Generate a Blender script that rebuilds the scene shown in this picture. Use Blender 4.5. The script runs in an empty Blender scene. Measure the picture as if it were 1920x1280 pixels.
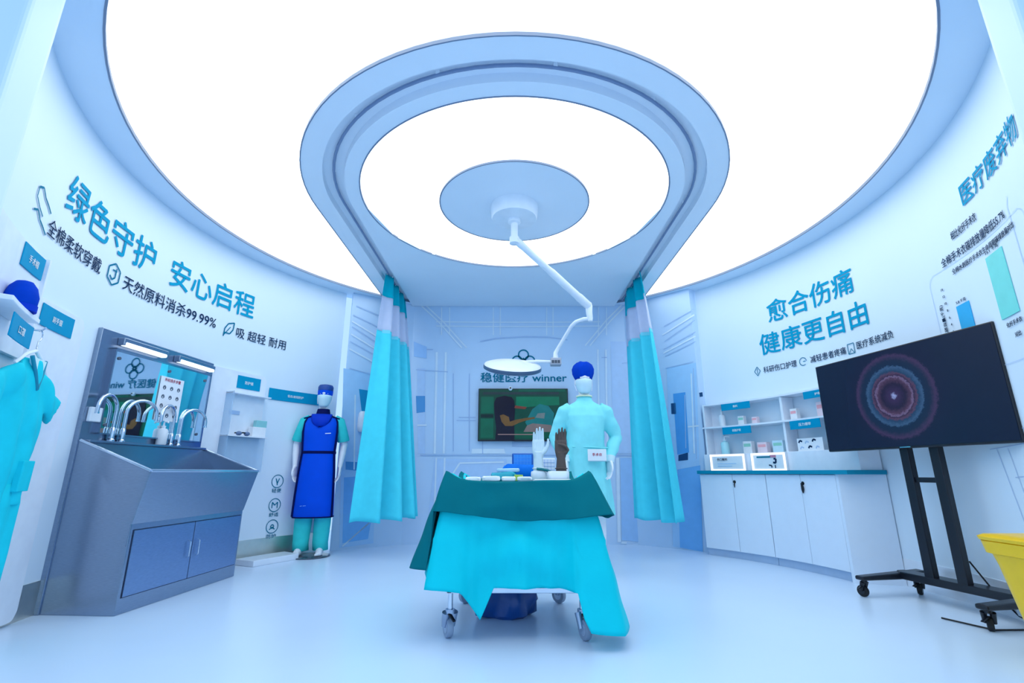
import bpy, bmesh, math, random
from mathutils import Vector, Matrix, noise
random.seed(7)
SC = bpy.context.scene
COL = SC.collection
R_ = math.radians
sin, cos, pi = math.sin, math.cos, math.pi

# ------------------------------------------------------------------ camera
CAM_H, PITCH, FPX = 0.86, R_(15.05), 911.0
cam = bpy.data.cameras.new('camera')
cam.sensor_width = 36.0
cam.lens = FPX / 1920 * 36.0
cam_o = bpy.data.objects.new('camera', cam)
COL.objects.link(cam_o)
cam_o.location = (0, 0, CAM_H)
cam_o.rotation_euler = (R_(90) + PITCH, 0, 0)
SC.camera = cam_o

# ------------------------------------------------------------------ world, light level, exposure
SC.view_settings.view_transform = 'Standard'
SC.view_settings.look = 'None'
SC.view_settings.gamma = 1.0
SC.view_settings.use_curve_mapping = False
SC.view_settings.exposure = 0.16
CEIL_TINT, CEIL_POWER = (0.87, 0.953, 1.0), 2.35
world = bpy.data.worlds.new('hall_light'); SC.world = world
world.use_nodes = True
world.node_tree.nodes['Background'].inputs[0].default_value = (0.44, 0.69, 1.0, 1)
world.node_tree.nodes['Background'].inputs[1].default_value = 1.05

# ------------------------------------------------------------------ materials
def lin(c):
    out = []
    for v in c[:3]:
        v = v / 255.0
        out.append(v / 12.92 if v <= 0.04045 else ((v + 0.055) / 1.055) ** 2.4)
    return out
MATS = {}
def mat(name, rgb, rough=0.5, metal=0.0, spec=0.5, vary=0.03, scale=12.0, bump=0.0, bscale=60.0, emit=0.0,
        alpha=1.0, trans=0.0, coat=0.0, aniso=None, sheen=0.0):
    if name in MATS: return MATS[name]
    m = bpy.data.materials.new(name); m.use_nodes = True
    nt = m.node_tree; N = nt.nodes; L = nt.links
    b = N['Principled BSDF']
    c = lin(rgb)
    tc = N.new('ShaderNodeTexCoord')
    nz = N.new('ShaderNodeTexNoise'); nz.inputs['Scale'].default_value = scale; nz.inputs['Detail'].default_value = 3
    mp = N.new('ShaderNodeMapping'); L.new(tc.outputs['Object'], mp.inputs[0]); L.new(mp.outputs[0], nz.inputs['Vector'])
    if aniso: mp.inputs['Scale'].default_value = aniso
    rp = N.new('ShaderNodeValToRGB')
    lo = [max(0, v * (1 - vary)) for v in c]; hi = [min(1, v * (1 + vary)) for v in c]
    rp.color_ramp.elements[0].color = lo + [1]; rp.color_ramp.elements[1].color = hi + [1]
    rp.color_ramp.elements[0].position = 0.3; rp.color_ramp.elements[1].position = 0.7
    L.new(nz.outputs['Fac'], rp.inputs[0]); L.new(rp.outputs[0], b.inputs['Base Color'])
    b.inputs['Roughness'].default_value = rough; b.inputs['Metallic'].default_value = metal
    b.inputs['Specular IOR Level'].default_value = spec
    b.inputs['Alpha'].default_value = alpha
    b.inputs['Transmission Weight'].default_value = trans
    b.inputs['Coat Weight'].default_value = coat
    if sheen: b.inputs['Sheen Weight'].default_value = sheen
    if emit:
        L.new(rp.outputs[0], b.inputs['Emission Color']); b.inputs['Emission Strength'].default_value = emit
    if bump:
        n2 = N.new('ShaderNodeTexNoise'); n2.inputs['Scale'].default_value = bscale; n2.inputs['Detail'].default_value = 4
        L.new(mp.outputs[0], n2.inputs['Vector'])
        bp = N.new('ShaderNodeBump'); bp.inputs['Strength'].default_value = bump; bp.inputs['Distance'].default_value = 0.01
        L.new(n2.outputs['Fac'], bp.inputs['Height']); L.new(bp.outputs[0], b.inputs['Normal'])
    MATS[name] = m
    return m
def glow(name, rgb, power):
    if name in MATS: return MATS[name]
    m = bpy.data.materials.new(name); m.use_nodes = True
    nt = m.node_tree; nt.nodes.remove(nt.nodes['Principled BSDF'])
    e = nt.nodes.new('ShaderNodeEmission'); e.inputs[0].default_value = (*rgb, 1); e.inputs[1].default_value = power
    nt.links.new(e.outputs[0], nt.nodes['Material Output'].inputs[0]); MATS[name] = m
    return m
WALLC = (222, 238, 252)
M_wall = mat('wall_print', WALLC, 0.55, vary=0.01, scale=2)
M_soff = mat('soffit_paint', (216, 234, 252), 0.5, vary=0.01, scale=3)
M_canopy = mat('canopy_paint', (236, 244, 254), 0.45, vary=0.01, scale=3)
M_floor = mat('floor_resin', (212, 232, 254), 0.26, vary=0.015, scale=1.5, spec=0.4)
M_mural = mat('mural_print', (198, 223, 250), 0.5, vary=0.02, scale=3)
M_light = glow('luminous_membrane', CEIL_TINT, CEIL_POWER)
M_seam = mat('seam_grey', (120, 135, 160), 0.5)
M_white = mat('white_plastic', (236, 243, 252), 0.35)
M_white2 = mat('white_lacquer', (232, 240, 253), 0.3, coat=0.3)
M_mann = mat('mannequin_white', (240, 244, 253), 0.3)
M_steel = mat('brushed_steel', (150, 164, 184), 0.26, 1.0, vary=0.08, scale=30, aniso=(1, 1, 14))
M_steel_d = mat('brushed_steel_doors', (138, 162, 198), 0.32, 1.0, vary=0.08, scale=30, aniso=(1, 1, 14))
M_chrome = mat('chrome', (205, 215, 228), 0.1, 1.0)
M_mirror = mat('mirror_glass', (225, 240, 245), 0.02, 1.0, vary=0.0)
M_skirt = mat('skirting_steel', (226, 224, 214), 0.35, 1.0, vary=0.05)
M_black = mat('black_metal', (14, 18, 30), 0.35)
M_rub = mat('black_rubber', (10, 12, 18), 0.6)
M_dark = mat('dark_gap', (30, 45, 75), 0.6)
M_sign = mat('sign_blue', (0, 150, 194), 0.5, vary=0.02, spec=.1)
M_slog = mat('vinyl_blue', (0, 156, 196), 0.6, vary=0.02, spec=.08)
M_navy = mat('vinyl_navy', (16, 48, 84), 0.6, spec=.08)
M_teal = mat('vinyl_teal', (0, 116, 146), 0.6, spec=.08)
M_signtx = mat('sign_text', (240, 248, 255), 0.5)
M_curt = mat('curtain_cloth', (82, 226, 244), 0.75, vary=0.03, bump=0.05, spec=.08)
M_curth = mat('curtain_heading', (0, 186, 206), 0.7, spec=.08)
M_mesh = mat('curtain_mesh', (220, 228, 252), 0.7, alpha=0.72)
M_cyan = mat('drape_cyan', (0, 210, 222), 0.55, spec=.15, vary=0.04, scale=5, bump=0.12, bscale=35)
M_green = mat('drape_green', (0, 112, 122), 0.75, spec=.08, vary=0.05, scale=6, bump=0.08, bscale=40)
M_gown = mat('gown_cloth', (140, 234, 240), 0.7, spec=.1, vary=0.04, bump=0.12, bscale=30)
M_scrub = mat('scrub_cloth', (30, 208, 226), 0.7, spec=.08, vary=0.06, scale=8, bump=0.12, bscale=30)
M_scrub2 = mat('scrub_teal', (60, 214, 214), 0.7, spec=.08, vary=0.06, bump=0.1)
M_cap = mat('cap_blue', (0, 62, 186), 0.7, spec=.06, vary=0.06, scale=20, bump=0.1)
M_apron = mat('apron_blue', (0, 82, 226), 0.55, spec=.1, vary=0.04, scale=6, bump=0.06)
M_apr_d = mat('apron_binding', (4, 18, 84), 0.7, spec=.1)
M_apr_c = mat('apron_collar', (0, 54, 190), 0.6, spec=.1)
M_mask = mat('mask_white', (205, 235, 246), 0.7, bump=0.08)
M_yellow = mat('bin_yellow', (250, 200, 0), 0.35, vary=0.03)
M_pack = mat('gauze_white', (238, 242, 248), 0.7, bump=0.2, bscale=40)
M_bluew = mat('wrap_blue', (0, 122, 232), 0.5, spec=.15, vary=0.08, bump=0.2, bscale=20)
M_brown = mat('glove_brown', (92, 76, 70), 0.55, vary=0.08)
M_glove = mat('glove_white', (215, 232, 238), 0.45, vary=0.03)
M_bag = mat('bag_navy', (16, 76, 150), 0.3, vary=0.15, scale=6, bump=0.3, bscale=12)
M_ctop = mat('counter_teal', (10, 140, 172), 0.4, spec=.2)
M_cab = mat('cabinet_laminate', (226, 238, 253), 0.35, vary=0.01)

# ------------------------------------------------------------------ mesh building
class MB:
    def __init__(s): s.bm = bmesh.new()
    def poly(s, pts):
        vs = [s.bm.verts.new(p) for p in pts]
        try: return s.bm.faces.new(vs)
        except ValueError: return None
    def hexa(s, p):              # 8 points: bottom 4, top 4
        v = [s.bm.verts.new(q) for q in p]
        for f in ((0,3,2,1),(4,5,6,7),(0,1,5,4),(1,2,6,5),(2,3,7,6),(3,0,4,7)): s.bm.faces.new([v[i] for i in f])
        return s
    def box(s, x0, x1, y0, y1, z0, z1):
        return s.hexa([(x0,y0,z0),(x1,y0,z0),(x1,y1,z0),(x0,y1,z0),(x0,y0,z1),(x1,y0,z1),(x1,y1,z1),(x0,y1,z1)])
    def grid(s, rows, closed_u=False):     # rows: list of lists of points
        V = [[s.bm.verts.new(p) for p in r] for r in rows]
        n = len(V[0])
        for i in range(len(V) - 1):
            for j in range(n if closed_u else n - 1):
                k = (j + 1) % n
                s.bm.faces.new((V[i][j], V[i][k], V[i+1][k], V[i+1][j]))
        return V
    def loft(s, secs, n=24, cap=True):     # secs: lists of n points each, closed rings
        V = s.grid(secs, True)
        if cap:
            s.bm.faces.new(list(reversed(V[0]))); s.bm.faces.new(V[-1])
        return s
    def stack(s, secs, n=28, pw=2.0):      # (cx, cy, z, rx, ry)
        rows = []
        for cx, cy, z, rx, ry in secs:
            r = []
            for i in range(n):
                t = 2 * pi * i / n; c, d = cos(t), sin(t)
                c = math.copysign(abs(c) ** (2 / pw), c); d = math.copysign(abs(d) ** (2 / pw), d)
                r.append((cx + rx * c, cy + ry * d, z))
            rows.append(r)
        return s.loft(rows)
    def tube(s, pts, rad, n=12, cap=True, flat=1.0):
        pts = [Vector(p) for p in pts]
        if not hasattr(rad, '__len__'): rad = [rad] * len(pts)
        rows = []; up = None
        for i, p in enumerate(pts):
            d = (pts[min(i+1, len(pts)-1)] - pts[max(i-1, 0)])
            if d.length < 1e-9: d = Vector((0, 0, 1))
            d.normalize()
            if up is None:
                up = d.orthogonal().normalized()
                if abs(d.z) < .95: up = (Vector((0,0,1)) - d * d.z).normalized()
            else:
                up = (up - d * up.dot(d)); up = up.normalized() if up.length > 1e-6 else d.orthogonal().normalized()
            w = d.cross(up)
            rows.append([p + (up * cos(2*pi*k/n) * flat + w * sin(2*pi*k/n)) * rad[i] for k in range(n)])
        return s.loft(rows, cap=cap)
    def cyl(s, p0, p1, r0, r1=None, n=24):
        return s.tube([p0, p1], [r0, r0 if r1 is None else r1], n)
    def lathe(s, c, prof, n=28, axis=(0,0,1)):    # prof: (r, h)
        ax = Vector(axis).normalized(); u = ax.orthogonal().normalized(); w = ax.cross(u); c = Vector(c)
        rows = [[c + ax * h + (u * cos(2*pi*k/n) + w * sin(2*pi*k/n)) * max(r, 1e-4) for k in range(n)] for r, h in prof]
        return s.loft(rows)
    def ball(s, c, r, n=16):
        if not hasattr(r, '__len__'): r = (r, r, r)
        rows = []
        for i in range(n // 2 + 1):
            t = -pi/2 + pi * i / (n // 2); q = max(cos(t), 1e-3)
            rows.append([(c[0] + r[0]*q*cos(2*pi*k/n), c[1] + r[1]*q*sin(2*pi*k/n), c[2] + r[2]*sin(t)) for k in range(n)])
        return s.loft(rows)
    def prism(s, pts, a, b):               # pts polygon at plane a(point->point), extruded to b : functions
        A = [s.bm.verts.new(a(p)) for p in pts]; B = [s.bm.verts.new(b(p)) for p in pts]
        s.bm.faces.new(A); s.bm.faces.new(list(reversed(B)))
        n = len(pts)
        for i in range(n): s.bm.faces.new((A[i], B[i], B[(i+1) % n], A[(i+1) % n]))
        return s
    def data(s, name):
        bmesh.ops.recalc_face_normals(s.bm, faces=s.bm.faces)
        me = bpy.data.meshes.new(name); s.bm.to_mesh(me); s.bm.free(); return me
def origin(o):
    v = Vector(o.location)
    while o.parent: o = o.parent; v = v + Vector(o.location)
    return v
def fin(me, name, m, parent=None, smooth=False, bevel=0.0, seg=2, base=None, kind=None, label=None, mods=None, sharp=40):
    """link mesh data given in world coordinates; origin moved to its thing's base"""
    o = bpy.data.objects.new(name, me); me.name = name
    COL.objects.link(o)
    if m is not None: me.materials.append(m)
    if parent is not None:
        off = origin(parent); o.parent = parent; me.transform(Matrix.Translation(-off))
    elif base is not None:
        me.transform(Matrix.Translation(-Vector(base))); o.location = base
    if smooth:
        for p in me.polygons: p.use_smooth = True
        me.update()
        if sharp: me.set_sharp_from_angle(angle=R_(sharp))
    if bevel:
        b = o.modifiers.new('bevel', 'BEVEL'); b.width = bevel; b.segments = seg; b.limit_method = 'ANGLE'; b.angle_limit = R_(50)
    if kind: o['kind'] = kind
    if label: o['label'] = label
    return o
def put(mb, name, m, parent=None, **k): return fin(mb.data(name), name, m, parent, **k)
def tag(o, label, cat, group=None):
    o['label'] = label; o['category'] = cat
    if group: o['group'] = group
    return o
def thing(name, loc, label, cat, group=None):
    o = bpy.data.objects.new(name, None); o.empty_display_size = 0.1
    COL.objects.link(o); o.location = loc
    return tag(o, label, cat, group)
def copy_tree(o, loc, label=None, parent=None):
    c = o.copy(); COL.objects.link(c)
    if parent is not None: c.parent = parent
    else: c.location = loc
    if label: c['label'] = label
    for ch in [x for x in bpy.data.objects if x.parent == o]: copy_tree(ch, None, None, c)
    return c
def baked(mb, voxel=0.006, smooth=4, keep=1.0):
    """union of overlapping shapes into one continuous surface"""
    me = mb.data('t'); o = bpy.data.objects.new('t', me); COL.objects.link(o)
    r = o.modifiers.new('r', 'REMESH'); r.mode = 'VOXEL'; r.voxel_size = voxel; r.adaptivity = 0
    if smooth:
        q = o.modifiers.new('s', 'SMOOTH'); q.iterations = smooth; q.factor = 0.5
    if keep < 1:
        d = o.modifiers.new('d', 'DECIMATE'); d.ratio = keep
    dg = bpy.context.evaluated_depsgraph_get(); dg.update()
    out = bpy.data.meshes.new_from_object(o.evaluated_get(dg))
    bpy.data.objects.remove(o); bpy.data.meshes.remove(me)
    return out
# text -> flat mesh data (verts, faces) normalised to height 1 = CJK em
_tx = {}
def text_data(s, bold=0.0):
    if (s, bold) in _tx: return _tx[(s, bold)]
    cu = bpy.data.curves.new('t', 'FONT'); cu.body = s; cu.size = 1; cu.offset = bold; cu.resolution_u = 3
    o = bpy.data.objects.new('t', cu); COL.objects.link(o)
    dg = bpy.context.evaluated_depsgraph_get(); dg.update()
    me = bpy.data.meshes.new_from_object(o.evaluated_get(dg))
    V = [(v.co.x, v.co.y) for v in me.vertices]; Fc = [tuple(p.vertices) for p in me.polygons]
    bpy.data.objects.remove(o); bpy.data.curves.remove(cu); bpy.data.meshes.remove(me)
    _tx[(s, bold)] = (V, Fc)
    return V, Fc
def text_on(mb, s, place, width=None, height=None, bold=0.0, center=True):
    """place(x, y) -> world point; text centred on 0,0 and stretched to width x height"""
    V, Fc = text_data(s)
    if not V: return mb
    x0 = min(v[0] for v in V); x1 = max(v[0] for v in V); y0 = min(v[1] for v in V); y1 = max(v[1] for v in V)
    if height is None: height = width * (y1 - y0) / (x1 - x0)
    if width is None: width = height * (x1 - x0) / (y1 - y0)
    kx = width / (x1 - x0); ky = height / (y1 - y0)
    o, px, py = Vector(place(0, 0)), Vector(place(.01, 0)), Vector(place(0, .01))
    nrm = (px - o).cross(py - o).normalized()
    for i, (dx, dy) in enumerate(((0, 0), (1, 0), (-1, 0), (0, 1), (0, -1)) if bold else ((0, 0),)):   # thicker strokes
        vs = [mb.bm.verts.new(Vector(place((v[0] - (x0+x1)/2 + dx*bold) * kx, (v[1] - (y0+y1)/2 + dy*bold) * ky)) + nrm * .0003 * i) for v in V]
        for f in Fc:
            try: mb.bm.faces.new([vs[j] for j in f])
            except ValueError: pass
    return mb

# ------------------------------------------------------------------ the round room
CX, CY, RW, RL, ZC = 0.05, 3.84, 3.07, 2.84, 3.11
KX, KY = 0.02, 3.78          # centre of the canopy
def W(a, z, off=0.0):
    r = RW - off; t = R_(a)
    return Vector((CX + r * sin(t), CY + r * cos(t), z))
def onwall(a, z, off=0.006):  # place() on the curved wall, centred at angle a, height z
    return lambda x, y: W(a + math.degrees(x / RW), z + y, off)
def frange(a, b, n): return [a + (b - a) * i / n for i in range(n + 1)]
def cbox(mb, a0, a1, z0, z1, o0, o1, n=None):   # slab following the wall; o0 < o1 offsets inward
    n = n or max(1, int(abs(a1 - a0) / 2.0))
    rows = [[W(a, z0, o0), W(a, z0, o1), W(a, z1, o1), W(a, z1, o0)] for a in frange(a0, a1, n)]
    mb.loft(rows); return mb
def aty(u, v, y):            # photo direction at depth y -> (x, z)
    x = (u - 960) / FPX; q = (640 - v) / FPX
    f = cos(PITCH) - q * sin(PITCH); up = sin(PITCH) + q * cos(PITCH)
    return x * y / f, CAM_H + up * y / f

A_L, A_R = -46.0, 48.5       # where the curved walls meet the mural
# floor
put(MB().box(-5.5, 5.5, -2.5, 8.0, -0.12, 0.0), 'floor', M_floor, kind='structure')
# curved walls
def curved_wall(name, a0, a1):
    mb = MB(); rows = []
    for a in frange(a0, a1, 48):
        rows.append([W(a, 0, 0), W(a, ZC + .04, 0), W(a, ZC + .04, -0.1), W(a, 0, -0.1)])
    mb.loft(rows)
    return put(mb, name, M_wall, smooth=True, kind='structure')
wall_left = curved_wall('wall_left', -127.5, A_L)
wall_right = curved_wall('wall_right', A_R, 127.5)
for nm, a0, a1 in (('baseboard_left', -127, A_L), ('baseboard_right', A_R + 0.5, 127)):
    put(cbox(MB(), a0, a1, 0, 0.2, 0.0, 0.006, 44), nm, M_skirt if 'left' in nm else mat('skirting_floor_reflection', (240, 244, 250), .3, .5), smooth=True, kind='structure')  # right side: same steel, the white floor's reflection is put into its colour
# portal walls at the open front
put(MB().box(-4.2, -2.05, 1.62, 1.76, 0, ZC), 'wall_front_left', M_wall, kind='structure', bevel=0.02, seg=3)
put(MB().box(2.14, 4.3, 1.62, 1.76, 0, ZC), 'wall_front_right', M_wall, kind='structure', bevel=0.02, seg=3)
# mural wall at the back: two angled faces and a flat one
PB = [(-2.06, 5.93), (-1.36, 6.41), (1.55, 6.41), (2.24, 5.78)]
mb = MB(); out = [(-2.10, 6.02), (-1.40, 6.52), (1.60, 6.52), (2.34, 5.86)]
mb.loft([[(*PB[i], 0), (*PB[i], ZC + .04), (*out[i], ZC + .04), (*out[i], 0)] for i in range(4)])
wall_back = put(mb, 'wall_back', M_mural, kind='structure')
# ceiling: soffit ring outside the luminous disc (with a thin upper plate)
mb = MB(); n = 120
rows = []
for i in range(n):
    t = 2 * pi * i / n
    rows.append([(CX + r * sin(t), CY + r * cos(t), z) for r, z in ((RL, ZC), (RW + .12, ZC), (RW + .12, ZC + .16), (RL, ZC + .16))])
rows.append(rows[0])
V = mb.grid(rows, True)
ceiling = put(mb, 'ceiling', M_soff, kind='structure')
# thin seam around the luminous disc
def ring(mb, cx, cy, r0, r1, z0, z1, n=128, t0=0, t1=2*pi):
    rows = []
    for i in range(n + 1):
        t = t0 + (t1 - t0) * i / n
        rows.append([(cx + r*sin(t), cy + r*cos(t), z) for r, z in ((r0, z0), (r1, z0), (r1, z1), (r0, z1))])
    mb.grid(rows, True); return mb
put(ring(MB(), CX, CY, RL - .008, RL + .004, ZC - .004, ZC + .03), 'edge_seam', M_seam, ceiling)
# luminous ceiling
big = thing('luminous_ceiling', (CX, CY, ZC), 'huge glowing white round ceiling membrane filling the room around the canopy', 'ceiling light')
_c = MB(); _p = [(KX + 1.71 * cos(pi + pi * i / 48), KY + 1.71 * sin(pi + pi * i / 48)) for i in range(49)] + [(KX + 1.71, 7.5), (KX - 1.71, 7.5)]
_c.prism(_p, lambda p: (*p, ZC - .2), lambda p: (*p, ZC + .3))
cut = put(_c, 'cut', M_light)
mb = MB(); mb.lathe((CX, CY, ZC + .02), [(RL - .001, 0), (RL - .001, .03)], n=128)
_m = put(mb, 'm', M_light)
_b = _m.modifiers.new('b', 'BOOLEAN'); _b.operation = 'DIFFERENCE'; _b.object = cut; _b.solver = 'EXACT'
_dg = bpy.context.evaluated_depsgraph_get(); _dg.update()
_me = bpy.data.meshes.new_from_object(_m.evaluated_get(_dg))
for _o in (_m, cut): bpy.data.objects.remove(_o)
_me.materials.clear()
fin(_me, 'membrane', M_light, big)

# canopy: U-shaped plate over the operating spot, with a recessed curtain groove
def u_path(r, y_back=6.40, n=48):
    p = [(KX - r, y_back)] + [(KX - r, KY + (y_back - KY) * k / 4) for k in (3, 2, 1)]
    for i in range(n + 1):
        t = pi + pi * i / n
        p.append((KX + r * cos(t), KY + r * sin(t)))
    p += [(KX + r, KY + (y_back - KY) * k / 4) for k in (1, 2, 3)] + [(KX + r, y_back)]
    return p
ZK = ZC - 0.02
def u_band(mb, r0, r1, z0, z1):
    a, b = u_path(r0), u_path(r1)
    mb.loft([[(*a[i], z0), (*b[i], z0), (*b[i], z1), (*a[i], z1)] for i in range(len(a))]); return mb
canopy_outer = put(u_band(MB(), 1.565, 1.72, ZK, ZK + .09), 'canopy_rim', M_canopy, ceiling)
put(u_band(MB(), 1.716, 1.724, ZK - .003, ZK + .02), 'canopy_seam', M_seam, ceiling)
put(u_band(MB(), 1.39, 1.60, ZK + .065, ZK + .085), 'curtain_groove', M_canopy, ceiling)
# inner plate with a round hole for the lit disc
RI, RH = 1.29, 0.64
mb = MB(); a = u_path(1.405)
outer = a; inner = []
for x, y in outer:
    d = Vector((x - KX, y - KY)); d.normalize(); inner.append((KX + RI * d.x, KY + RI * d.y))
V = mb.grid([[(*inner[i], ZK), (*outer[i], ZK), (*outer[i], ZK + .13), (*inner[i], ZK + .06)] for i in range(len(outer))], True)
# close the rear half of the plate: from the back edge to the circle
nb = 24; arc = []; back = []
d0 = Vector((outer[-1][0] - KX, outer[-1][1] - KY)); d1 = Vector((outer[0][0] - KX, outer[0][1] - KY))
t0 = math.atan2(d0.y, d0.x); t1 = math.atan2(d1.y, d1.x)
for i in range(nb + 1):
    t = t0 + (t1 - t0) * i / nb
    arc.append((KX + RI * cos(t), KY + RI * sin(t)))
    back.append((KX + (6.40 - KY) / math.tan(t) if abs(math.cos(t)) > 1e-6 else KX, 6.40))
mb.grid([[(*arc[i], ZK), (*back[i], ZK), (*back[i], ZK + .13), (*arc[i], ZK + .06)] for i in range(nb + 1)], True)
put(mb, 'canopy_plate', M_canopy, ceiling)
put(ring(MB(), KX, KY, RI - .006, RI + .004, ZK - .003, ZK + .02), 'disc_seam', M_seam, ceiling)
put(MB().lathe((KX, KY, ZK + .0), [(RH, 0), (RH, .04)], n=96), 'hub_disc', M_canopy, ceiling)
put(ring(MB(), KX, KY, RH - .003, RH + .006, ZK - .003, ZK + .02), 'hub_seam', M_seam, ceiling)
disc = thing('luminous_disc', (KX, KY, ZK), 'glowing white ring shaped ceiling panel inside the canopy around the lamp mount', 'ceiling light')
put(ring(MB(), KX, KY, RH + .006, RI - .006, ZK + .012, ZK + .03), 'light_panel', M_light, disc)
# curtain track in the groove
track = thing('curtain_track', (KX, KY, ZK), 'thin grey curved curtain rail set in the canopy groove', 'curtain rail')
a = u_path(1.485, 6.35, 40)
put(MB().tube([(x, y, ZK + .04) for x, y in a], 0.011, 8), 'rail', mat('track_grey', (120, 140, 175), .4), track, smooth=True)
for i in range(2, len(a) - 2, 6):
    put(MB().box(a[i][0]-.012, a[i][0]+.012, a[i][1]-.012, a[i][1]+.012, ZK+.04, ZK+.066), 'ceiling_clip', M_white, track)

# ------------------------------------------------------------------ printing on the curved walls
def wall_text(wall, name, s, a0, a1, z0, z1, m, bold=0.0, off=0.006, label=None):
    ac = (a0 + a1) / 2; w = R_(a1 - a0) * RW
    mb = text_on(MB(), s, onwall(ac, (z0 + z1) / 2, off), width=w, height=z1 - z0, bold=bold)
    return put(mb, name, m, wall, label=label)
def flat_ring(mb, place, r0, r1, n=28, t0=0, t1=2*pi, sx=1.0):
    A = [(t0 + (t1 - t0) * i / n) for i in range(n + 1)]
    mb.grid([[place(r0*cos(t)*sx, r0*sin(t)), place(r1*cos(t)*sx, r1*sin(t))] for t in A]); return mb
def stroke(mb, place, pts, w=0.008):
    for (x0, y0), (x1, y1) in zip(pts, pts[1:]):
        d = Vector((x1-x0, y1-y0)); L = d.length
        if L < 1e-6: continue
        d /= L; nx, ny = -d.y*w/2, d.x*w/2
        k = max(1, int(L / .12))
        mb.grid([[place(x0+d.x*L*i/k+nx, y0+d.y*L*i/k+ny), place(x0+d.x*L*i/k-nx, y0+d.y*L*i/k-ny)] for i in range(k+1)])
    return mb
# left wall
wall_text(wall_left, 'slogan_lettering', '绿色守护', -111.4, -91.0, 2.45, 2.72, M_slog, .012, label='large blue Chinese slogan characters')
wall_text(wall_left, 'slogan_lettering', '安心启程', -87.3, -68.0, 2.45, 2.71, M_slog, .012, label='large blue Chinese slogan characters')
wall_text(wall_left, 'caption_lettering', '全棉柔软穿戴', -113.6, -101.4, 2.225, 2.335, M_navy, .004, label='dark Chinese caption line')
wall_text(wall_left, 'caption_lettering', '天然原料消杀99.99%', -96.4, -75.9, 2.22, 2.34, M_navy, .004, label='dark caption with a percentage')
wall_text(wall_left, 'caption_lettering', '吸 超轻 耐用', -71.2, -59.6, 2.205, 2.315, M_navy, .004, label='dark Chinese caption line')
p = onwall(-115.6, 2.30); mb = MB()      # hand icon
for dy in (0.07, -0.07):
    stroke(mb, p, [(-.10, dy+.05), (-.05, dy+.07), (.0, dy+.03), (.05, dy+.01), (.10, dy-.02)], .012)
stroke(mb, p, [(-.10, .12), (-.10, .06), (-.04, .02), (.02, -.01)], .010)
put(mb, 'hand_icon', M_teal, wall_left)
p = onwall(-98.6, 2.29); mb = MB()       # hexagon icon with a drop
hx = [(.075*sin(pi/3*i), .085*cos(pi/3*i)) for i in range(7)]
stroke(mb, p, hx, .012); stroke(mb, p, [(.02, .05), (.02, -.02), (-.01, -.045), (-.04, -.02)], .012); stroke(mb, p, [(-.02,.03),(.03,.03)], .01)
put(mb, 'hexagon_icon', M_teal, wall_left)
p = onwall(-73.0, 2.27); mb = MB()       # leaf icon
stroke(mb, p, [(-.05, -.09), (-.045, -.01), (-.01, .05), (.06, .075), (.055, .0), (.02, -.05), (-.045, -.05)], .012); stroke(mb, p, [(-.05,-.08),(.02,.02)], .009)
put(mb, 'leaf_icon', M_teal, wall_left)
for k, z in enumerate((.765, .52, .305)):   # three round icons by the blue apron
    p = onwall(-57.7, z); mb = MB(); flat_ring(mb, p, .062, .07)
    if k == 0: stroke(mb, p, [(-.02,.03),(0,-.02),(.02,.03)], .01); stroke(mb, p, [(0,-.02),(0,-.04)], .01)
    elif k == 1: stroke(mb, p, [(-.03,-.03),(-.03,.03),(0,.0),(.03,.03),(.03,-.03)], .01)
    else: flat_ring(mb, p, .012, .022); stroke(mb, p, [(-.03,-.03),(0,-.005),(.03,-.03)], .01)
    put(mb, 'round_icon', M_teal, wall_left)
    wall_text(wall_left, 'icon_caption', ('轻便', '舒适', '防护')[k], -58.7, -56.7, z - .115, z - .075, M_teal, .01)
# right wall
wall_text(wall_right, 'slogan_lettering', '愈合伤痛', 65.2, 84.6, 2.445, 2.69, M_slog, .012, label='upper row of the blue Chinese slogan')
wall_text(wall_right, 'slogan_lettering', '健康更自由', 62.5, 86.2, 2.11, 2.345, M_slog, .012, label='lower row of the blue Chinese slogan')
wall_text(wall_right, 'slogan_lettering', '医疗废弃物', 109.2, 124.0, 2.53, 2.68, M_slog, .012, label='blue Chinese heading over the bar chart')
wall_text(wall_right, 'caption_lettering', '科研伤口护理', 62.6, 70.0, 1.91, 1.98, M_navy, .004, label='grey Chinese caption line')
wall_text(wall_right, 'caption_lettering', '减轻患者疼痛', 73.0, 80.6, 1.91, 1.98, M_navy, .004, label='grey Chinese caption line')
wall_text(wall_right, 'caption_lettering', '医疗系统减负', 82.9, 90.4, 1.92, 1.99, M_navy, .004, label='grey Chinese caption line')
for ac, k in ((61.2, 0), (71.4, 1), (81.7, 2)):
    p = onwall(ac, 1.945); mb = MB()
    if k == 0:
        stroke(mb, p, [(0,.05),(.035,0),(0,-.05),(-.035,0),(0,.05)], .007); stroke(mb, p, [(0,.03),(0,-.03)], .007)
    elif k == 1: flat_ring(mb, p, .036, .043, t1=5.4); stroke(mb, p, [(0,.0),(.03,.0)], .007)
    else: stroke(mb, p, [(-.035,.045),(-.035,-.045),(.035,-.045),(.035,.045),(-.035,.045)], .007); stroke(mb, p, [(-.03,-.045),(0,0),(.03,-.045)], .006)
    put(mb, 'line_icon', M_teal, wall_right)
wall_text(wall_right, 'caption_lettering', '相比化纤手术衣', 105.4, 111.0, 2.385, 2.445, M_navy, .006, label='dark Chinese caption over the chart')
wall_text(wall_right, 'caption_lettering', '全棉手术衣碳排放量降低55.7%', 102.4, 116.4, 2.25, 2.315, M_navy, .006, label='dark caption with 55.7 percent over the chart')
wall_text(wall_right, 'caption_lettering', '全棉水刺医疗手术衣生命周期碳排放量对比', 104.0, 117.6, 2.165, 2.205, M_navy, .005, label='small dark chart title')
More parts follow.
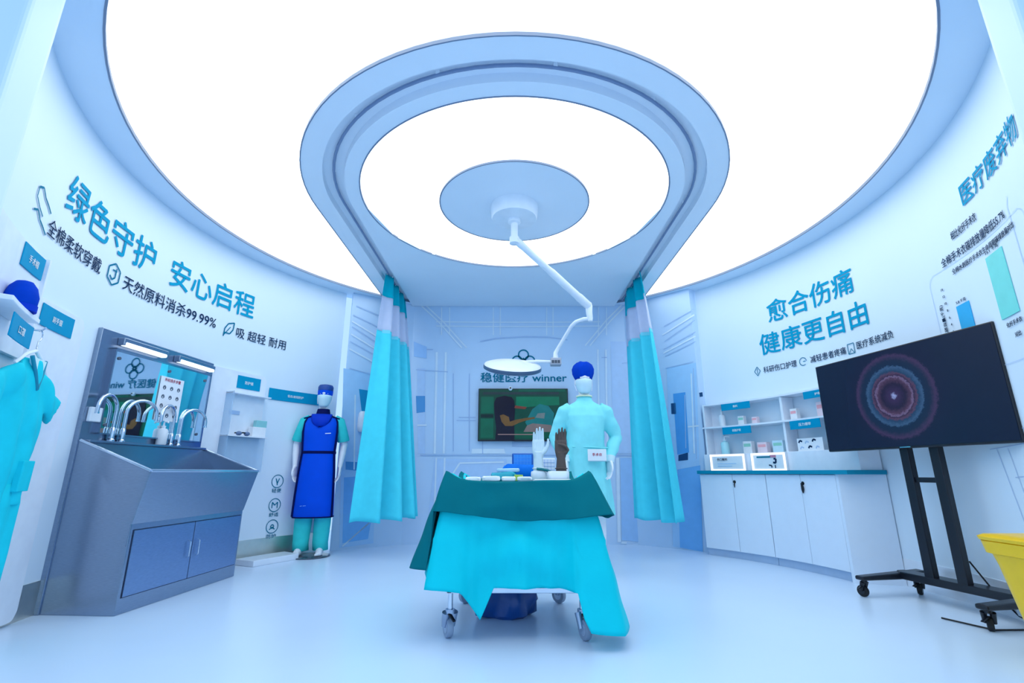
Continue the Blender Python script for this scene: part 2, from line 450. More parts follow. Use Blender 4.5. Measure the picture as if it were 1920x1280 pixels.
put(cbox(MB(), 103.1, 105.6, 1.70, 1.95, 0.002, .006), 'chart_bar', mat('bar_blue', (30, 176, 232), .5), wall_right, label='short blue chart bar')
put(cbox(MB(), 110.6, 114.1, 1.735, 2.13, 0.002, .006), 'chart_bar', mat('bar_green', (120, 222, 214), .5), wall_right, label='tall mint green chart bar')
wall_text(wall_right, 'chart_figure', '5.8 千克', 103.3, 105.2, 1.963, 1.985, M_navy, .01)
wall_text(wall_right, 'chart_figure', '13.1 千克', 110.9, 113.6, 2.145, 2.168, M_navy, .01)
wall_text(wall_right, 'chart_figure', '化纤手术衣', 111.2, 114.2, 1.675, 1.705, M_navy, .01)
wall_text(wall_right, 'chart_figure', '对比', 112.2, 113.4, 1.605, 1.635, M_navy, .01)
mb = MB()
for i, t in enumerate(('14', '12', '10', '8', '6', '4', '2', '0')):
    text_on(mb, t, onwall(101.3 + .05 * i, 2.11 - i * .052), height=.018, bold=.01)
put(mb, 'chart_scale', M_navy, wall_right)
p = onwall(100.4, 1.86); mb = MB()
text_on(mb, '二氧化碳当量(千克)', lambda x, y: p(-y, x), width=.30, bold=.01)
put(mb, 'chart_axis_title', M_navy, wall_right)
M_hair = mat('print_hairline', (200, 218, 244), .5)
p = onwall(109.6, 1.86, .004); mb = MB(); w, h, r = .56, .38, .06
fr = [(-w+r, h), (w-r, h), (w-.02, h-.02), (w, h-r), (w, -h+r), (w-r, -h), (-w+r, -h), (-w, -h+r), (-w, h-r), (-w+.02, h-.02), (-w+r, h)]
stroke(mb, p, fr, .004); put(mb, 'chart_frame', M_hair, wall_right)
p = onwall(121.5, 2.1, .004); mb = MB(); stroke(mb, p, [(-.2, .25), (-.23, .2), (-.23, -.6)], .006); put(mb, 'chart_frame', M_hair, wall_right)
mb = MB(); p = onwall(108, .78, .004)     # pale outline drawing of equipment low on the wall
for q in ([(-.28,.30),(.5,.36)], [(-.28,.22),(.5,.27)], [(-.22,.22),(-.12,-.32)], [(-.12,.22),(-.04,-.3)], [(.02,.12),(.02,-.25),(.5,-.22)], [(.02,.12),(.5,.16)],
          [(.1,.05),(.5,.08)], [(.1,.05),(.1,-.18),(.5,-.16)], [(-.12,.05),(.02,.06)], [(-.1,-.1),(.02,-.09)], [(-.02,-.3),(.5,-.3)]):
    stroke(mb, p, q, .004)
put(mb, 'equipment_drawing', mat('print_greyline', (172, 194, 228), .5), wall_right)

# ------------------------------------------------------------------ mural printed on the back wall
def seg_plane(i):
    (x0, y0), (x1, y1) = PB[i], PB[i + 1]
    d = Vector((x1-x0, y1-y0)).normalized(); nrm = Vector((-d.y, d.x))
    if nrm.y > 0: nrm = -nrm
    return Vector((x0, y0)), d, nrm
def mural(i, off=0.004):      # photo direction -> point on mural face i
    o, d, nrm = seg_plane(i); o = o + nrm * off
    def f(u, v):
        x = (u - 960) / FPX; q = (640 - v) / FPX
        r = Vector((x, cos(PITCH) - q*sin(PITCH), sin(PITCH) + q*cos(PITCH)))
        t = (o.x*nrm.x + o.y*nrm.y) / (r.x*nrm.x + r.y*nrm.y)
        return Vector((r.x*t, r.y*t, CAM_H + r.z*t))
    f.n = Vector((nrm.x, nrm.y, 0))
    return f
def mpoly(mb, f, pts): mb.poly([f(*q) for q in pts])
_layer = [0]
def mline(mb, f, pts, w=2.0):
    for (x0, y0), (x1, y1) in zip(pts, pts[1:]):
        L = math.hypot(x1-x0, y1-y0); nx, ny = -(y1-y0)/L*w/2, (x1-x0)/L*w/2
        _layer[0] = (_layer[0] + 1) % 20; e = f.n * (.00025 * _layer[0])      # printed lines never share a plane where they cross
        mb.poly([p + e for p in (f(x0+nx, y0+ny), f(x1+nx, y1+ny), f(x1-nx, y1-ny), f(x0-nx, y0-ny))])
P_white = mat('mural_white', (226, 240, 255), .5); P_grey = mat('mural_grey', (170, 198, 234), .5); P_pale = mat('mural_pale', (176, 216, 253), .5)
P_blue = mat('mural_blue', (120, 188, 246), .5); P_deep = mat('mural_deep', (80, 156, 216), .5); P_ink = mat('mural_ink', (20, 70, 120), .5)
f = mural(1); f2 = mural(1, .006)
mb = MB()
for u in (819, 836): mline(mb, f2, [(u, 660), (u - 4, 850)], 4)
for u in (1121, 1136): mline(mb, f2, [(u, 655), (u + 3, 850)], 3)
for v in (603, 611): mline(mb, f2, [(818, v), (900, v+1), (1030, v+1), (1125, v)], 2)
for d in (0, 9): mline(mb, f2, [(790+d, 573), (822+d, 603), (866+d, 652)], 2.5); mline(mb, f2, [(1178-d, 568), (1146-d, 600), (1106-d, 648)], 2.5)
for u in (828, 843, 925, 938, 1025, 1037, 1122, 1137): mline(mb, f2, [(u, 576), (u, 628)], 2)
for u in (818, 834): mline(mb, f2, [(u, 858), (u - 5, 1010)], 3)
mline(mb, f2, [(1158, 858), (1161, 1016)], 6); mline(mb, f2, [(782, 797), (800, 797)], 3)
mline(mb, f2, [(838, 905), (862, 868), (945, 866)], 3); mline(mb, f2, [(1165, 1017), (1175, 1017)], 4)
put(mb, 'mural_white_line', P_white, wall_back)
mb = MB()
mline(mb, f2, [(788, 853), (885, 853), (1000, 853), (1196, 853)], 2.5)
mline(mb, f2, [(900, 640), (930, 634), (985, 631), (1030, 632), (1064, 637)], 2)
for q in ([(860,782),(892,782)], [(856,788),(892,788)], [(1184,760),(1184,777),(1192,777)], [(780,693),(840,697)], [(800,655),(812,655)], [(1128,670),(1138,670)], [(1166,681),(1186,678)], [(905,792),(905,850)],[(850,700),(850,846)],[(880,700),(880,846)]):
    mline(mb, f2, q, 1.6)
put(mb, 'mural_grey_line', P_grey, wall_back)
mb = MB(); mpoly(mb, f, [(782,690),(797,690),(797,850),(784,850)]); mpoly(mb, f, [(815,860),(950,860),(955,1012),(798,1012)]); mpoly(mb, f, [(1145,640),(1182,640),(1188,850),(1150,850)])
put(mb, 'mural_pale_field', mat('mural_pale2', (188, 216, 250), .5), wall_back)
mb = MB(); mpoly(mb, f, [(1163,858),(1200,858),(1200,1016),(1166,1012)]); mpoly(mb, f, [(776,640),(800,650),(800,672),(776,668)])
put(mb, 'mural_blue_field', mat('mural_blue2', (164, 206, 250), .5), wall_back)
mb = MB(); mpoly(mb, f2, [(780,742),(797,742),(797,772),(781,774)]); put(mb, 'mural_screen', P_deep, wall_back)
mb = MB(); mpoly(mb, f2, [(960,828),(998,828),(998,837),(960,837)]); put(mb, 'mural_shelf', P_grey, wall_back)
mb = MB(); mpoly(mb, f2, [(885,841),(945,841),(948,850),(884,850)]); put(mb, 'mural_bed', P_white, wall_back)
# left angled face
f = mural(0); f2 = mural(0, .006); mb = MB()
mpoly(mb, f, [(644, 690), (712, 702), (700, 1018), (636, 1027)]); put(mb, 'mural_pale_field', P_pale, wall_back)
mb = MB(); mpoly(mb, f2, [(645, 895), (700, 890), (702, 940), (690, 1010), (642, 1018)])
put(mb, 'mural_blue_field', P_blue, wall_back)
mb = MB()
for q in ([(662,590),(728,622)], [(660,612),(722,652)], [(657,640),(715,672)], [(655,690),(706,705)], [(668,573),(730,600)]): mline(mb, f2, q, 1.5)
put(mb, 'mural_grey_line', P_grey, wall_back)
mb = MB()
for q in ([(660,602),(722,640)], [(658,626),(720,664)], [(655,654),(710,684)], [(642,1024),(708,966)], [(666,740),(664,880)]): mline(mb, f2, q, 2.5)
put(mb, 'mural_white_line', P_white, wall_back)
mb = MB(); mpoly(mb, f2, [(673,729),(704,734),(700,800),(692,800),(678,770)]); put(mb, 'mural_window', mat('mural_cyan', (0, 150, 200), .5), wall_back)
mb = MB(); mpoly(mb, f2, [(648,865),(690,867),(690,884),(648,880)]); put(mb, 'mural_screen', P_deep, wall_back)
# right angled face
f = mural(2); f2 = mural(2, .006); mb = MB()
mpoly(mb, f, [(1250, 690), (1305, 680), (1318, 1036), (1262, 1024)]); put(mb, 'mural_pale_field', P_pale, wall_back)
mb = MB(); mpoly(mb, f2, [(1262,738),(1285,735),(1292,848),(1270,852)]); put(mb, 'mural_window', mat('mural_sky', (84, 166, 234), .5), wall_back)
mb = MB(); mpoly(mb, f2, [(1270,880),(1313,872),(1318,1034),(1275,1026)]); put(mb, 'mural_blue_field', P_blue, wall_back)
mb = MB()
for q in ([(1246,640),(1303,600)], [(1244,655),(1304,622)], [(1248,690),(1300,678)], [(1247,668),(1304,640)], [(1245,612),(1300,580)], [(1284,740),(1286,840)], [(1300,690),(1306,860)]): mline(mb, f2, q, 1.5)
put(mb, 'mural_grey_line', P_grey, wall_back)
mb = MB()
for q in ([(1242,628),(1302,590)], [(1244,662),(1304,630)], [(1296,700),(1302,850)], [(1290,800),(1310,798)]): mline(mb, f2, q, 2.5)
put(mb, 'mural_white_line', P_white, wall_back)
mb = MB(); mpoly(mb, f2, [(1258,756),(1267,755),(1268,776),(1259,776)]); mpoly(mb, f2, [(1311,736),(1317,735),(1318,743),(1312,744)]); mpoly(mb, f2, [(1272,853),(1290,848),(1290,862),(1272,864)])
put(mb, 'mural_dark_detail', P_ink, wall_back)
# logo and lettering over the television
yb = 6.402
mb = MB(); lx, lz = .155, 2.31
pl = lambda x, y: Vector((lx + x, yb, lz + y))
for dx, dy in ((0, .085), (.085, 0), (0, -.085), (-.085, 0)):
    q = lambda x, y, dx=dx, dy=dy: pl(dx + x, dy + y)
    flat_ring(mb, q, .058, .076, 24)
for dx, dy in ((0, .03), (.03, 0), (0, -.03), (-.03, 0)):
    flat_ring(mb, lambda x, y, dx=dx, dy=dy: pl(dx + x, dy + y), .001, .014, 10)
put(mb, 'wall_logo', M_teal, wall_back, label='dark teal four loop emblem')
mb = text_on(MB(), '稳健医疗 winner', lambda x, y: Vector((.155 + x, yb, 2.085 + y)), width=1.15, height=.13, bold=.012)
put(mb, 'wall_logo_lettering', M_teal, wall_back, label='dark teal letters under the emblem')

# ------------------------------------------------------------------ operating lamp
lamp = thing('operating_lamp', (KX, KY, ZK), 'white operating lamp on a jointed arm hanging from the round ceiling mount', 'surgical lamp')
put(MB().lathe((KX, KY, 0), [(.205, ZK), (.205, ZK-.03), (.198, 2.985), (.19, 2.97), (.12, 2.967)], n=48), 'ceiling_mount', M_white, lamp, smooth=True)
J1 = Vector((KX + .02, KY, 2.765)); J2 = Vector((.765, 4.58, 2.455)); J3 = Vector((.772, 4.58, 2.325))
st = put(MB().lathe((KX, KY, 0), [(.055, 2.967), (.055, 2.935), (.03, 2.925), (.03, 2.80), (.042, 2.795), (.042, 2.74), (.03, 2.735)], n=24), 'stem', M_white, lamp, smooth=True)
d = (J2 - J1).normalized()
put(MB().tube([J1 - d*.02, J1 + d*.06, J1 + d*.09, J1 + d*.45, J1 + d*.50, J2 - d*.20, J2 - d*.17, J2 - d*.03, J2 + d*.02],
              [.030, .034, .030, .030, .036, .036, .041, .041, .025], 16), 'spring_arm', M_white, lamp, smooth=True)
put(MB().tube([J2 + Vector((0,0,.035)), J2, J2 - Vector((0,0,.06)), J3, J3 - Vector((0,0,.025))], [.028, .036, .033, .028, .022], 16), 'elbow_joint', M_white, lamp, smooth=True)
HB = Vector((*[0.452], 4.9, 1.955))
put(MB().tube([J3, J3 + Vector((-.06, .02, .003)), J3 + Vector((-.13, .07, -.01)), J3 + Vector((-.17, .11, -.04)), J3 + Vector((-.21, .17, -.10)), HB + Vector((.035, -.02, .16)), HB + Vector((.0, 0, .10)), HB + Vector((0, 0, .03))],
              [.02, .019, .019, .019, .019, .019, .022, .03], 14), 'fork_arm', M_white, lamp, smooth=True)
cbx = put(MB().box(HB.x-.055, HB.x+.055, HB.y-.05, HB.y+.05, HB.z-.035, HB.z+.04), 'control_box', mat('lamp_grey', (176, 182, 196), .4), lamp, bevel=.008)
mb = MB()
for i in range(3): mb.box(HB.x-.045+.03*i, HB.x-.022+.03*i, HB.y-.054, HB.y-.048, HB.z-.018, HB.z+.012)
put(mb, 'key_pad', mat('lamp_keys', (70, 80, 96), .4), cbx)
LC = Vector((0.005, 4.86, 1.905)); tilt = R_(24); roll = R_(6)
ln = Vector((-sin(roll)*-1 * .6, -sin(tilt), cos(tilt))).normalized()
put(MB().tube([HB + Vector((-.05, 0, .005)), HB + Vector((-.2, 0, .012)), LC + ln*.055 + Vector((.07, .06, 0)), LC + ln*.05 + Vector((.0, .05, 0))], [.016, .015, .015, .018], 12), 'yoke', M_white, lamp, smooth=True)
head = put(MB().lathe(LC, [(.02, .062), (.06, .06), (.14, .045), (.24, .03), (.285, .016), (.292, .006)], n=64, axis=ln), 'lamp_head', M_white, lamp, smooth=True)
put(MB().lathe(LC, [(.293, .008), (.298, -.008), (.296, -.026), (.28, -.034)], n=64, axis=ln), 'rim', mat('lamp_rim', (70, 96, 128), .35), head, smooth=True)
put(MB().lathe(LC, [(.28, -.03), (.28, -.036), (.01, -.037)], n=64, axis=ln), 'diffuser', mat('lamp_lens', (215, 228, 240), .15), head)
put(MB().tube([LC - ln*.026, LC - ln*.06, LC - ln*.115, LC - ln*.125], [.02, .02, .024, .014], 14), 'handle', M_white, lamp, smooth=True)

# ------------------------------------------------------------------ curtains
def curtain(name, top, bot, label, folds, seed):
    rnd = random.Random(seed)
    (x0, y0), (x1, y1) = top; (u0, v0), (u1, v1) = bot
    t = thing(name, ((x0+x1)/2, (y0+y1)/2, ZK + .03), label, 'curtain', 'cyan hospital curtains with white mesh tops')
    ph = [rnd.uniform(0, 6.28) for _ in range(4)]
    def pt(s, z):
        k = (ZK + .03 - z) / (ZK + .03 - .36)
        kk = min(1, max(0, k)) ** .85
        x = x0 + (x1-x0)*s + (u0 + (u1-u0)*s - x0 - (x1-x0)*s) * kk
        y = y0 + (y1-y0)*s + (v0 + (v1-v0)*s - y0 - (y1-y0)*s) * kk
        dx, dy = u1-u0, v1-v0; L = math.hypot(dx, dy); nx, ny = -dy/L, dx/L
        amp = .026 + .085 * kk
        fo = sin(2*pi*folds*s + ph[0] + .9*sin(4*s + ph[1])) + .16*sin(2*pi*folds*2.3*s + ph[2] + 1.2*k) + .35*sin(5*s + ph[3] - 1.5*k)
        return Vector((x + nx*fo*amp, y + ny*fo*amp, z + (.012*sin(2*pi*folds*s) if k > .98 else 0)))
    def band(z0, z1, nm, m, n=24, ext=0.0):
        mb = MB(); mb.grid([[pt(s, z1 + (z0-z1)*i/n) for s in frange(0, 1, 90)] for i in range(n+1)])
        o = put(mb, nm, m, t, smooth=True, sharp=0)
        so = o.modifiers.new('thick', 'SOLIDIFY'); so.thickness = .003
        return o
    band(2.84, ZK + .03, 'heading', M_curth, 6); band(2.42, 2.845, 'mesh_panel', M_mesh, 8); dr = band(.36, 2.425, 'drape', M_curt, 40)
    mb = MB(); mb.grid([[pt(s, z) + Vector((0, -.004, 0)) for s in frange(0, 1, 90)] for z in (2.44, 2.40)])
    put(mb, 'seam', mat('curtain_seam', (120, 226, 244), .6), dr, smooth=True, sharp=0)
    for s in frange(.03, .97, 7):
        q = pt(s, ZK + .03); put(MB().tube([q + Vector((0,0,-.01)), q + Vector((0, 0, .008))], .006, 8), 'hook', M_white, t)
    return t
curtain('curtain', [(-1.465, 5.30), (-1.44, 6.20)], [(-1.56, 5.20), (-1.06, 5.95)], 'cyan hospital curtain with white mesh top hanging at the left of the mural wall', 3.1, 3)
curtain('curtain', [(1.505, 5.25), (1.50, 6.12)], [(1.76, 5.22), (1.40, 5.95)], 'cyan hospital curtain with white mesh top hanging at the right of the mural wall', 2.8, 8)

# ------------------------------------------------------------------ television on the back wall
tvx0, tvx1, tvz0, tvz1, tvy = -.44, .735, 1.245, 1.925, 6.345
tv = thing('wall_television', ((tvx0+tvx1)/2, 6.40, tvz0), 'wall television on the mural showing a dark clad person in a green room', 'television')
put(MB().box(tvx0, tvx1, tvy, 6.408, tvz0, tvz1), 'housing', M_black, tv, bevel=.006)
sw, sh = tvx1-tvx0, tvz1-tvz0
def scr(x, z, d=0): return (tvx0 + sw*x, tvy - .002 - d, tvz0 + sh*z)
def screen_mat(nm, rgb, p=.5):
    m = mat('screen_' + nm, tuple(rgb), .25, vary=.12, scale=9, emit=p, spec=.3)
    b = m.node_tree.nodes['Principled BSDF']
    for l in list(b.inputs['Base Color'].links): m.node_tree.links.remove(l)
    b.inputs['Base Color'].default_value = (.004, .006, .008, 1)
    return m
scrn = put(MB().box(tvx0+.012, tvx1-.012, tvy-.002, tvy+.004, tvz0+.018, tvz1-.012), 'screen', screen_mat('green', (4, 78, 66), .55), tv)
pics = [('green', (0, 112, 92), [(.03,.52),(.17,.52),(.17,.84),(.03,.84)]), ('green', (0, 112, 92), [(.03,.06),(.17,.06),(.17,.42),(.03,.42)]),
        ('green', (0, 132, 104), [(.42,.62),(.66,.66),(.9,.68),(.9,.84),(.42,.84)]), ('cyan', (24, 136, 152), [(.52,.35),(.6,.6),(.68,.7),(.78,.66),(.84,.52),(.82,.25),(.55,.26)]),
        ('green', (0, 96, 76), [(.41,.06),(.97,.06),(.97,.2),(.41,.2)]),
        ('sheet', (136, 132, 142), [(.50,.17),(.54,.29),(.6,.33),(.8,.3),(.85,.17)]), ('sheet', (120, 150, 165), [(.63,.44),(.66,.52),(.74,.53),(.73,.42)]),
        ('bar', (40, 66, 78), [(.05,.88),(.9,.88),(.9,.93),(.05,.93)]), ('green', (0, 100, 86), [(.45,.94),(.97,.94),(.97,.985),(.45,.985)]),
        ('shelf', (2, 40, 44), [(.03,.44),(.17,.44),(.17,.5),(.03,.5)]), ('dark', (4, 34, 34), [(.82,.12),(.9,.12),(.97,.3),(.97,.56),(.86,.5),(.82,.36)]),
        ('navy', (14, 4, 44), [(.19,.0),(.2,.24),(.18,.5),(.175,.72),(.2,.82),(.29,.86),(.37,.83),(.4,.76),(.41,.6),(.4,.35),(.4,.0)]),
        ('skin', (118, 94, 50), [(.24,.48),(.28,.5),(.34,.45),(.35,.36),(.42,.4),(.52,.43),(.62,.45),(.63,.42),(.52,.38),(.45,.34),(.38,.28),(.3,.28),(.26,.36)]),
        ('skin', (128, 72, 62), [(.4,.62),(.52,.6),(.54,.64),(.41,.67)]), ('subtitle', (170, 150, 160), [(.22,.115),(.6,.115),(.6,.13),(.22,.13)])]
for i, (nm, c, pts) in enumerate(pics):
    mb = MB(); mb.prism(pts, lambda q: scr(q[0], q[1], .0006*(i+1)), lambda q: scr(q[0], q[1], -.001))
    put(mb, 'picture_' + nm, screen_mat(nm + str(c[1]), c), scrn)
wc = thing('webcam', (-.02, tvy, tvz1), 'tiny white camera clipped on top of the wall television', 'camera')
put(MB().ball((-.02, tvy-.035, tvz1-.005), (.028, .028, .03)), 'body', M_white, wc, smooth=True)
put(MB().cyl((-.02, tvy-.064, tvz1-.004), (-.02, tvy-.06, tvz1-.004), .011), 'lens', M_black, wc)
put(MB().box(-.035, -.005, tvy-.03, tvy+.02, tvz1-.002, tvz1+.006), 'clip', M_white, wc)

# ------------------------------------------------------------------ scrub sink on the left wall
SX0, SX1, SY0, SY1 = -2.93, -2.42, 3.35, 4.56
sink = thing('scrub_sink', (-2.67, 3.95, 0), 'large stainless steel scrub sink with mirror and four tall curved taps', 'sink')
put(MB().box(SX0, SX1, SY0+.001, SY1-.001, .0, .56), 'cabinet', M_steel, sink, bevel=.004)
ym = (SY0+SY1)/2
for y0, y1, hy in ((SY0+.03, ym-.004, ym-.05), (ym+.004, SY1-.03, ym+.05)):
    put(MB().box(SX1-.004, SX1+.0025, y0-.006, y1+.006, .095, .50), 'door_gap', M_dark, sink)
    dr = put(MB().box(SX1-.01, SX1+.008, y0, y1, .10, .495), 'door', M_steel_d, sink, bevel=.003)
    put(MB().tube([(SX1+.008, hy, .25), (SX1+.028, hy, .26), (SX1+.028, hy, .36), (SX1+.008, hy, .37)], .004, 8), 'handle', M_chrome, dr, smooth=True)
# basin: slanted apron, sloping sides, hollow inside
FX, FZ, BZ = -2.335, .865, 1.07
mb = MB()
mb.hexa([(SX1-.01, SY0, .535), (SX1+.004, SY0, .535), (SX1+.004, SY1, .535), (SX1-.01, SY1, .535), (FX-.016, SY0-.02, FZ), (FX, SY0-.02, FZ), (FX, SY1+.02, FZ), (FX-.016, SY1+.02, FZ)])
ap = put(mb, 'apron', M_steel, sink, bevel=.003)
mb = MB()
mb.tube([(SX0+.04, SY0-.004, BZ), (FX-.005, SY0-.018, FZ+.004)], .011, 10); mb.tube([(FX-.005, SY0-.018, FZ+.004), (FX-.005, SY1+.018, FZ+.004)], .011, 10); mb.tube([(SX0+.04, SY1+.004, BZ), (FX-.005, SY1+.018, FZ+.004)], .011, 10)
put(mb, 'rim', M_chrome, sink, smooth=True)
for y0, y1, nm in ((SY0, SY0+.02, 'side_panel'), (SY1-.02, SY1, 'side_panel')):
    mb = MB(); s = -.02 if y0 == SY0 else .02
    P = [(SX0-.02, .0 + .40), (SX1-.012, .40), (SX1-.005, .55), (FX-.01, FZ), (SX0+.04, BZ), (SX0-.02, BZ)]
    mb.prism(P, lambda p: (p[0], y0 + (s if p[1] > .8 and p[0] > -2.5 else 0), p[1]), lambda p: (p[0], y1 + (s if p[1] > .8 and p[0] > -2.5 else 0), p[1]))
    put(mb, nm, M_steel, sink)
mb = MB(); mb.grid([[(SX0+.07, y, 1.07), (SX0+.09, y, .72), (-2.62, y, .64), (-2.44, y, .66), (FX-.02, y, FZ-.005)] for y in (SY0+.02, SY1-.02)])
o = put(mb, 'basin', M_steel, sink, smooth=True); 
put(MB().lathe((-2.66, ym, .645), [(.035, 0), (.035, .006), (.02, .004)], n=20), 'drain', M_chrome, o)
# back panel with ledge
put(MB().box(-2.975, SX0+.02, SY0-.01, SY1+.01, .0, 1.87), 'back_panel', M_steel, sink, bevel=.006)
put(MB().box(SX0+.0, SX0+.09, SY0+.01, SY1-.01, 1.055, 1.075), 'tap_ledge', M_steel, sink, bevel=.004)
mir = put(MB().hexa([(SX0+.005, 3.46, 1.13), (SX0+.022, 3.46, 1.13), (SX0+.050, 4.50, 1.13), (SX0+.005, 4.50, 1.13), (SX0+.005, 3.46, 1.735), (SX0+.022, 3.46, 1.735), (SX0+.050, 4.50, 1.735), (SX0+.005, 4.50, 1.735)]), 'mirror', M_mirror, sink)
mb = MB()
for q in ((3.45, 4.51, 1.12, 1.13), (3.45, 4.51, 1.735, 1.745), (3.45, 3.46, 1.12, 1.745), (4.50, 4.51, 1.12, 1.745)): mb.box(SX0+.015, SX0+.054, *q)
put(mb, 'mirror_edge', M_steel, mir)
for y, z in ((3.52, 1.68), (4.01, 1.68), (4.44, 1.68), (3.52, 1.19), (4.44, 1.19)):
    xm = SX0 + .022 + .028*(y-3.46)/1.04; put(MB().cyl((xm, y, z), (xm+.008, y, z), .012), 'mirror_stud', mat('stud_grey', (90, 100, 120), .4), mir)
for y0, y1 in ((3.48, 3.92), (4.05, 4.52)):
    lb = put(MB().box(SX0+.02, SX0+.075, y0, y1, 1.775, 1.83), 'light_fitting', M_steel, sink, bevel=.005)
    put(MB().box(SX0+.03, SX0+.083, y0+.015, y1-.015, 1.77, 1.80), 'light_tube', mat('tube_white', (236, 244, 255), .3, emit=.9), lb, bevel=.01)
for y, s in ((3.565, -1), (3.655, 1), (4.145, -1), (4.235, 1)):
    bx = SX0 + .05; dx, dy = .06, s * .22
    pts = [(bx, y, 1.075), (bx, y, 1.29)]
    for i in range(1, 13):
        t = pi * i / 12 * .97
        k = (1 - cos(t)) / 2
        pts.append((bx + dx*k, y + dy*k, 1.29 + .105*sin(t)))
    pts.append((bx + dx, y + dy, 1.255))
    f_ = put(MB().tube(pts, .0125, 12), 'tap', M_chrome, sink, smooth=True)
    put(MB().lathe((bx, y, 1.075), [(.024, 0), (.024, .012), (.017, .02), (.017, .09), (.013, .1)], n=20), 'tap_base', M_chrome, f_, smooth=True)
    put(MB().cyl((bx+dx, y+dy, 1.262), (bx+dx, y+dy, 1.25), .0145), 'aerator', M_chrome, f_)
put(MB().box(SX0+.02, SX0+.05, 3.365, 3.455, 1.20, 1.30), 'sensor_box', M_white, sink, bevel=.006, label='white square sensor box at the left edge of the mirror')
pst = thing('handwashing_chart', (SX0+.03, 4.06, 1.30), 'white hand washing sheet of tiny pictures stuck on the sink mirror', 'poster')
put(MB().box(SX0+.041, SX0+.0435, 3.93, 4.19, 1.27, 1.63), 'sheet', mat('sheet_white', (240, 244, 252), .5), pst)
pp = lambda x, y: Vector((SX0+.0445, 4.06 + x, 1.45 + y))
mb = text_on(MB(), '外科洗手步骤', lambda x, y: pp(x, .155 + y), width=.18, bold=.01); put(mb, 'heading', mat('print_red', (190, 60, 90), .5), pst)
for r in range(4):
    for c in range(3):
        q = lambda x, y, r=r, c=c: pp(-.08 + .08*c + x, .09 - .075*r + y)
        mb = MB(); flat_ring(mb, q, .012, .017, 12); stroke(mb, q, [(-.012, -.004), (.0, .008), (.013, -.006)], .006); put(mb, 'pictogram', M_navy, pst)
# soap bottle
def pump_bottle(name, loc, h, r, m, label, cat='bottle', group=None):
    t = thing(name, loc, label, cat, group); x, y, z = loc
    put(MB().lathe(loc, [(r*.9, 0), (r, .006), (r, h*.58), (r*.85, h*.66), (r*.38, h*.70), (r*.38, h*.74)], n=24), 'body', m, t, smooth=True)
    put(MB().lathe(loc, [(r*.45, h*.735), (r*.45, h*.80), (r*.2, h*.81), (r*.16, h*.93)], n=18), 'cap', M_white, t, smooth=True)
    put(MB().tube([(x, y, h*.93+z), (x+r*.1, y, h*.98+z), (x+r*1.0, y-r*.2, h*.97+z), (x+r*1.15, y-r*.22, h*.92+z)], r*.17, 8), 'pump', M_white, t, smooth=True)
    return t
soap = pump_bottle('soap_bottle', (SX0+.055, 4.035, 1.076), .19, .038, M_white, 'white pump soap bottle standing between the taps of the steel sink')
SROT = R_(-3.5)
for o in (sink, pst, soap):        # the sink stands a little turned towards the room
    o.location = sink.location + Matrix.Rotation(SROT, 3, 'Z') @ (o.location - sink.location); o.rotation_euler.z = SROT

# ------------------------------------------------------------------ mobile television on the right
TC = Vector((2.81, 3.52, 0)); td = Vector((.188, -.982, 0)); tn = Vector((-.982, -.188, 0))
def tvp(s, z, o=0.0): p = TC + td*s + tn*o; return Vector((p.x, p.y, z))
def obox(mb, s0, s1, z0, z1, o0, o1):
    return mb.hexa([tvp(s0,z0,o0), tvp(s1,z0,o0), tvp(s1,z0,o1), tvp(s0,z0,o1), tvp(s0,z1,o0), tvp(s1,z1,o0), tvp(s1,z1,o1), tvp(s0,z1,o1)])
mtv = thing('mobile_television', TC, 'large television with dark glowing ring picture on a black wheeled stand', 'television')
put(obox(MB(), -.70, .69, 1.025, 1.755, -.045, 0), 'housing', M_black, mtv, bevel=.006)
m = bpy.data.materials.new('ring_picture'); m.use_nodes = True; nt = m.node_tree; N = nt.nodes; L = nt.links; b = N['Principled BSDF']
tc = N.new('ShaderNodeTexCoord'); sub = N.new('ShaderNodeVectorMath'); sub.operation = 'SUBTRACT'
L.new(tc.outputs['Object'], sub.inputs[0]); sub.inputs[1].default_value = (td.x*-.03, td.y*-.03, 1.40)
nz = N.new('ShaderNodeTexNoise'); nz.inputs['Scale'].default_value = 48; nz.inputs['Detail'].default_value = 8; nz.inputs['Roughness'].default_value = .75; L.new(tc.outputs['Object'], nz.inputs['Vector'])
ln_ = N.new('ShaderNodeVectorMath'); ln_.operation = 'LENGTH'; L.new(sub.outputs[0], ln_.inputs[0])
ad = N.new('ShaderNodeMath'); ad.operation = 'MULTIPLY_ADD'; L.new(nz.outputs['Fac'], ad.inputs[0]); ad.inputs[1].default_value = .07; L.new(ln_.outputs['Value'], ad.inputs[2])
sc_ = N.new('ShaderNodeMath'); sc_.operation = 'MULTIPLY_ADD'; sc_.inputs[1].default_value = 2.2; sc_.inputs[2].default_value = -.077; L.new(ad.outputs[0], sc_.inputs[0])
cr = N.new('ShaderNodeValToRGB'); L.new(sc_.outputs[0], cr.inputs[0]); E_ = cr.color_ramp.elements
cols = [(0, (150, 170, 230)), (.06, (52, 36, 74)), (.20, (30, 22, 44)), (.28, (70, 50, 74)), (.315, (104, 92, 130)), (.335, (40, 30, 56)), (.37, (80, 58, 84)), (.40, (28, 56, 88)), (.47, (52, 84, 122)), (.50, (14, 34, 60)), (.58, (20, 34, 58)), (.66, (58, 44, 78)), (.70, (16, 22, 46)), (1, (10, 22, 44))]
E_[0].position = 0; E_[0].color = lin(cols[0][1]) + [1]; E_[1].position = 1; E_[1].color = lin(cols[-1][1]) + [1]
for p_, c_ in cols[1:-1]: e = E_.new(p_); e.color = lin(c_) + [1]
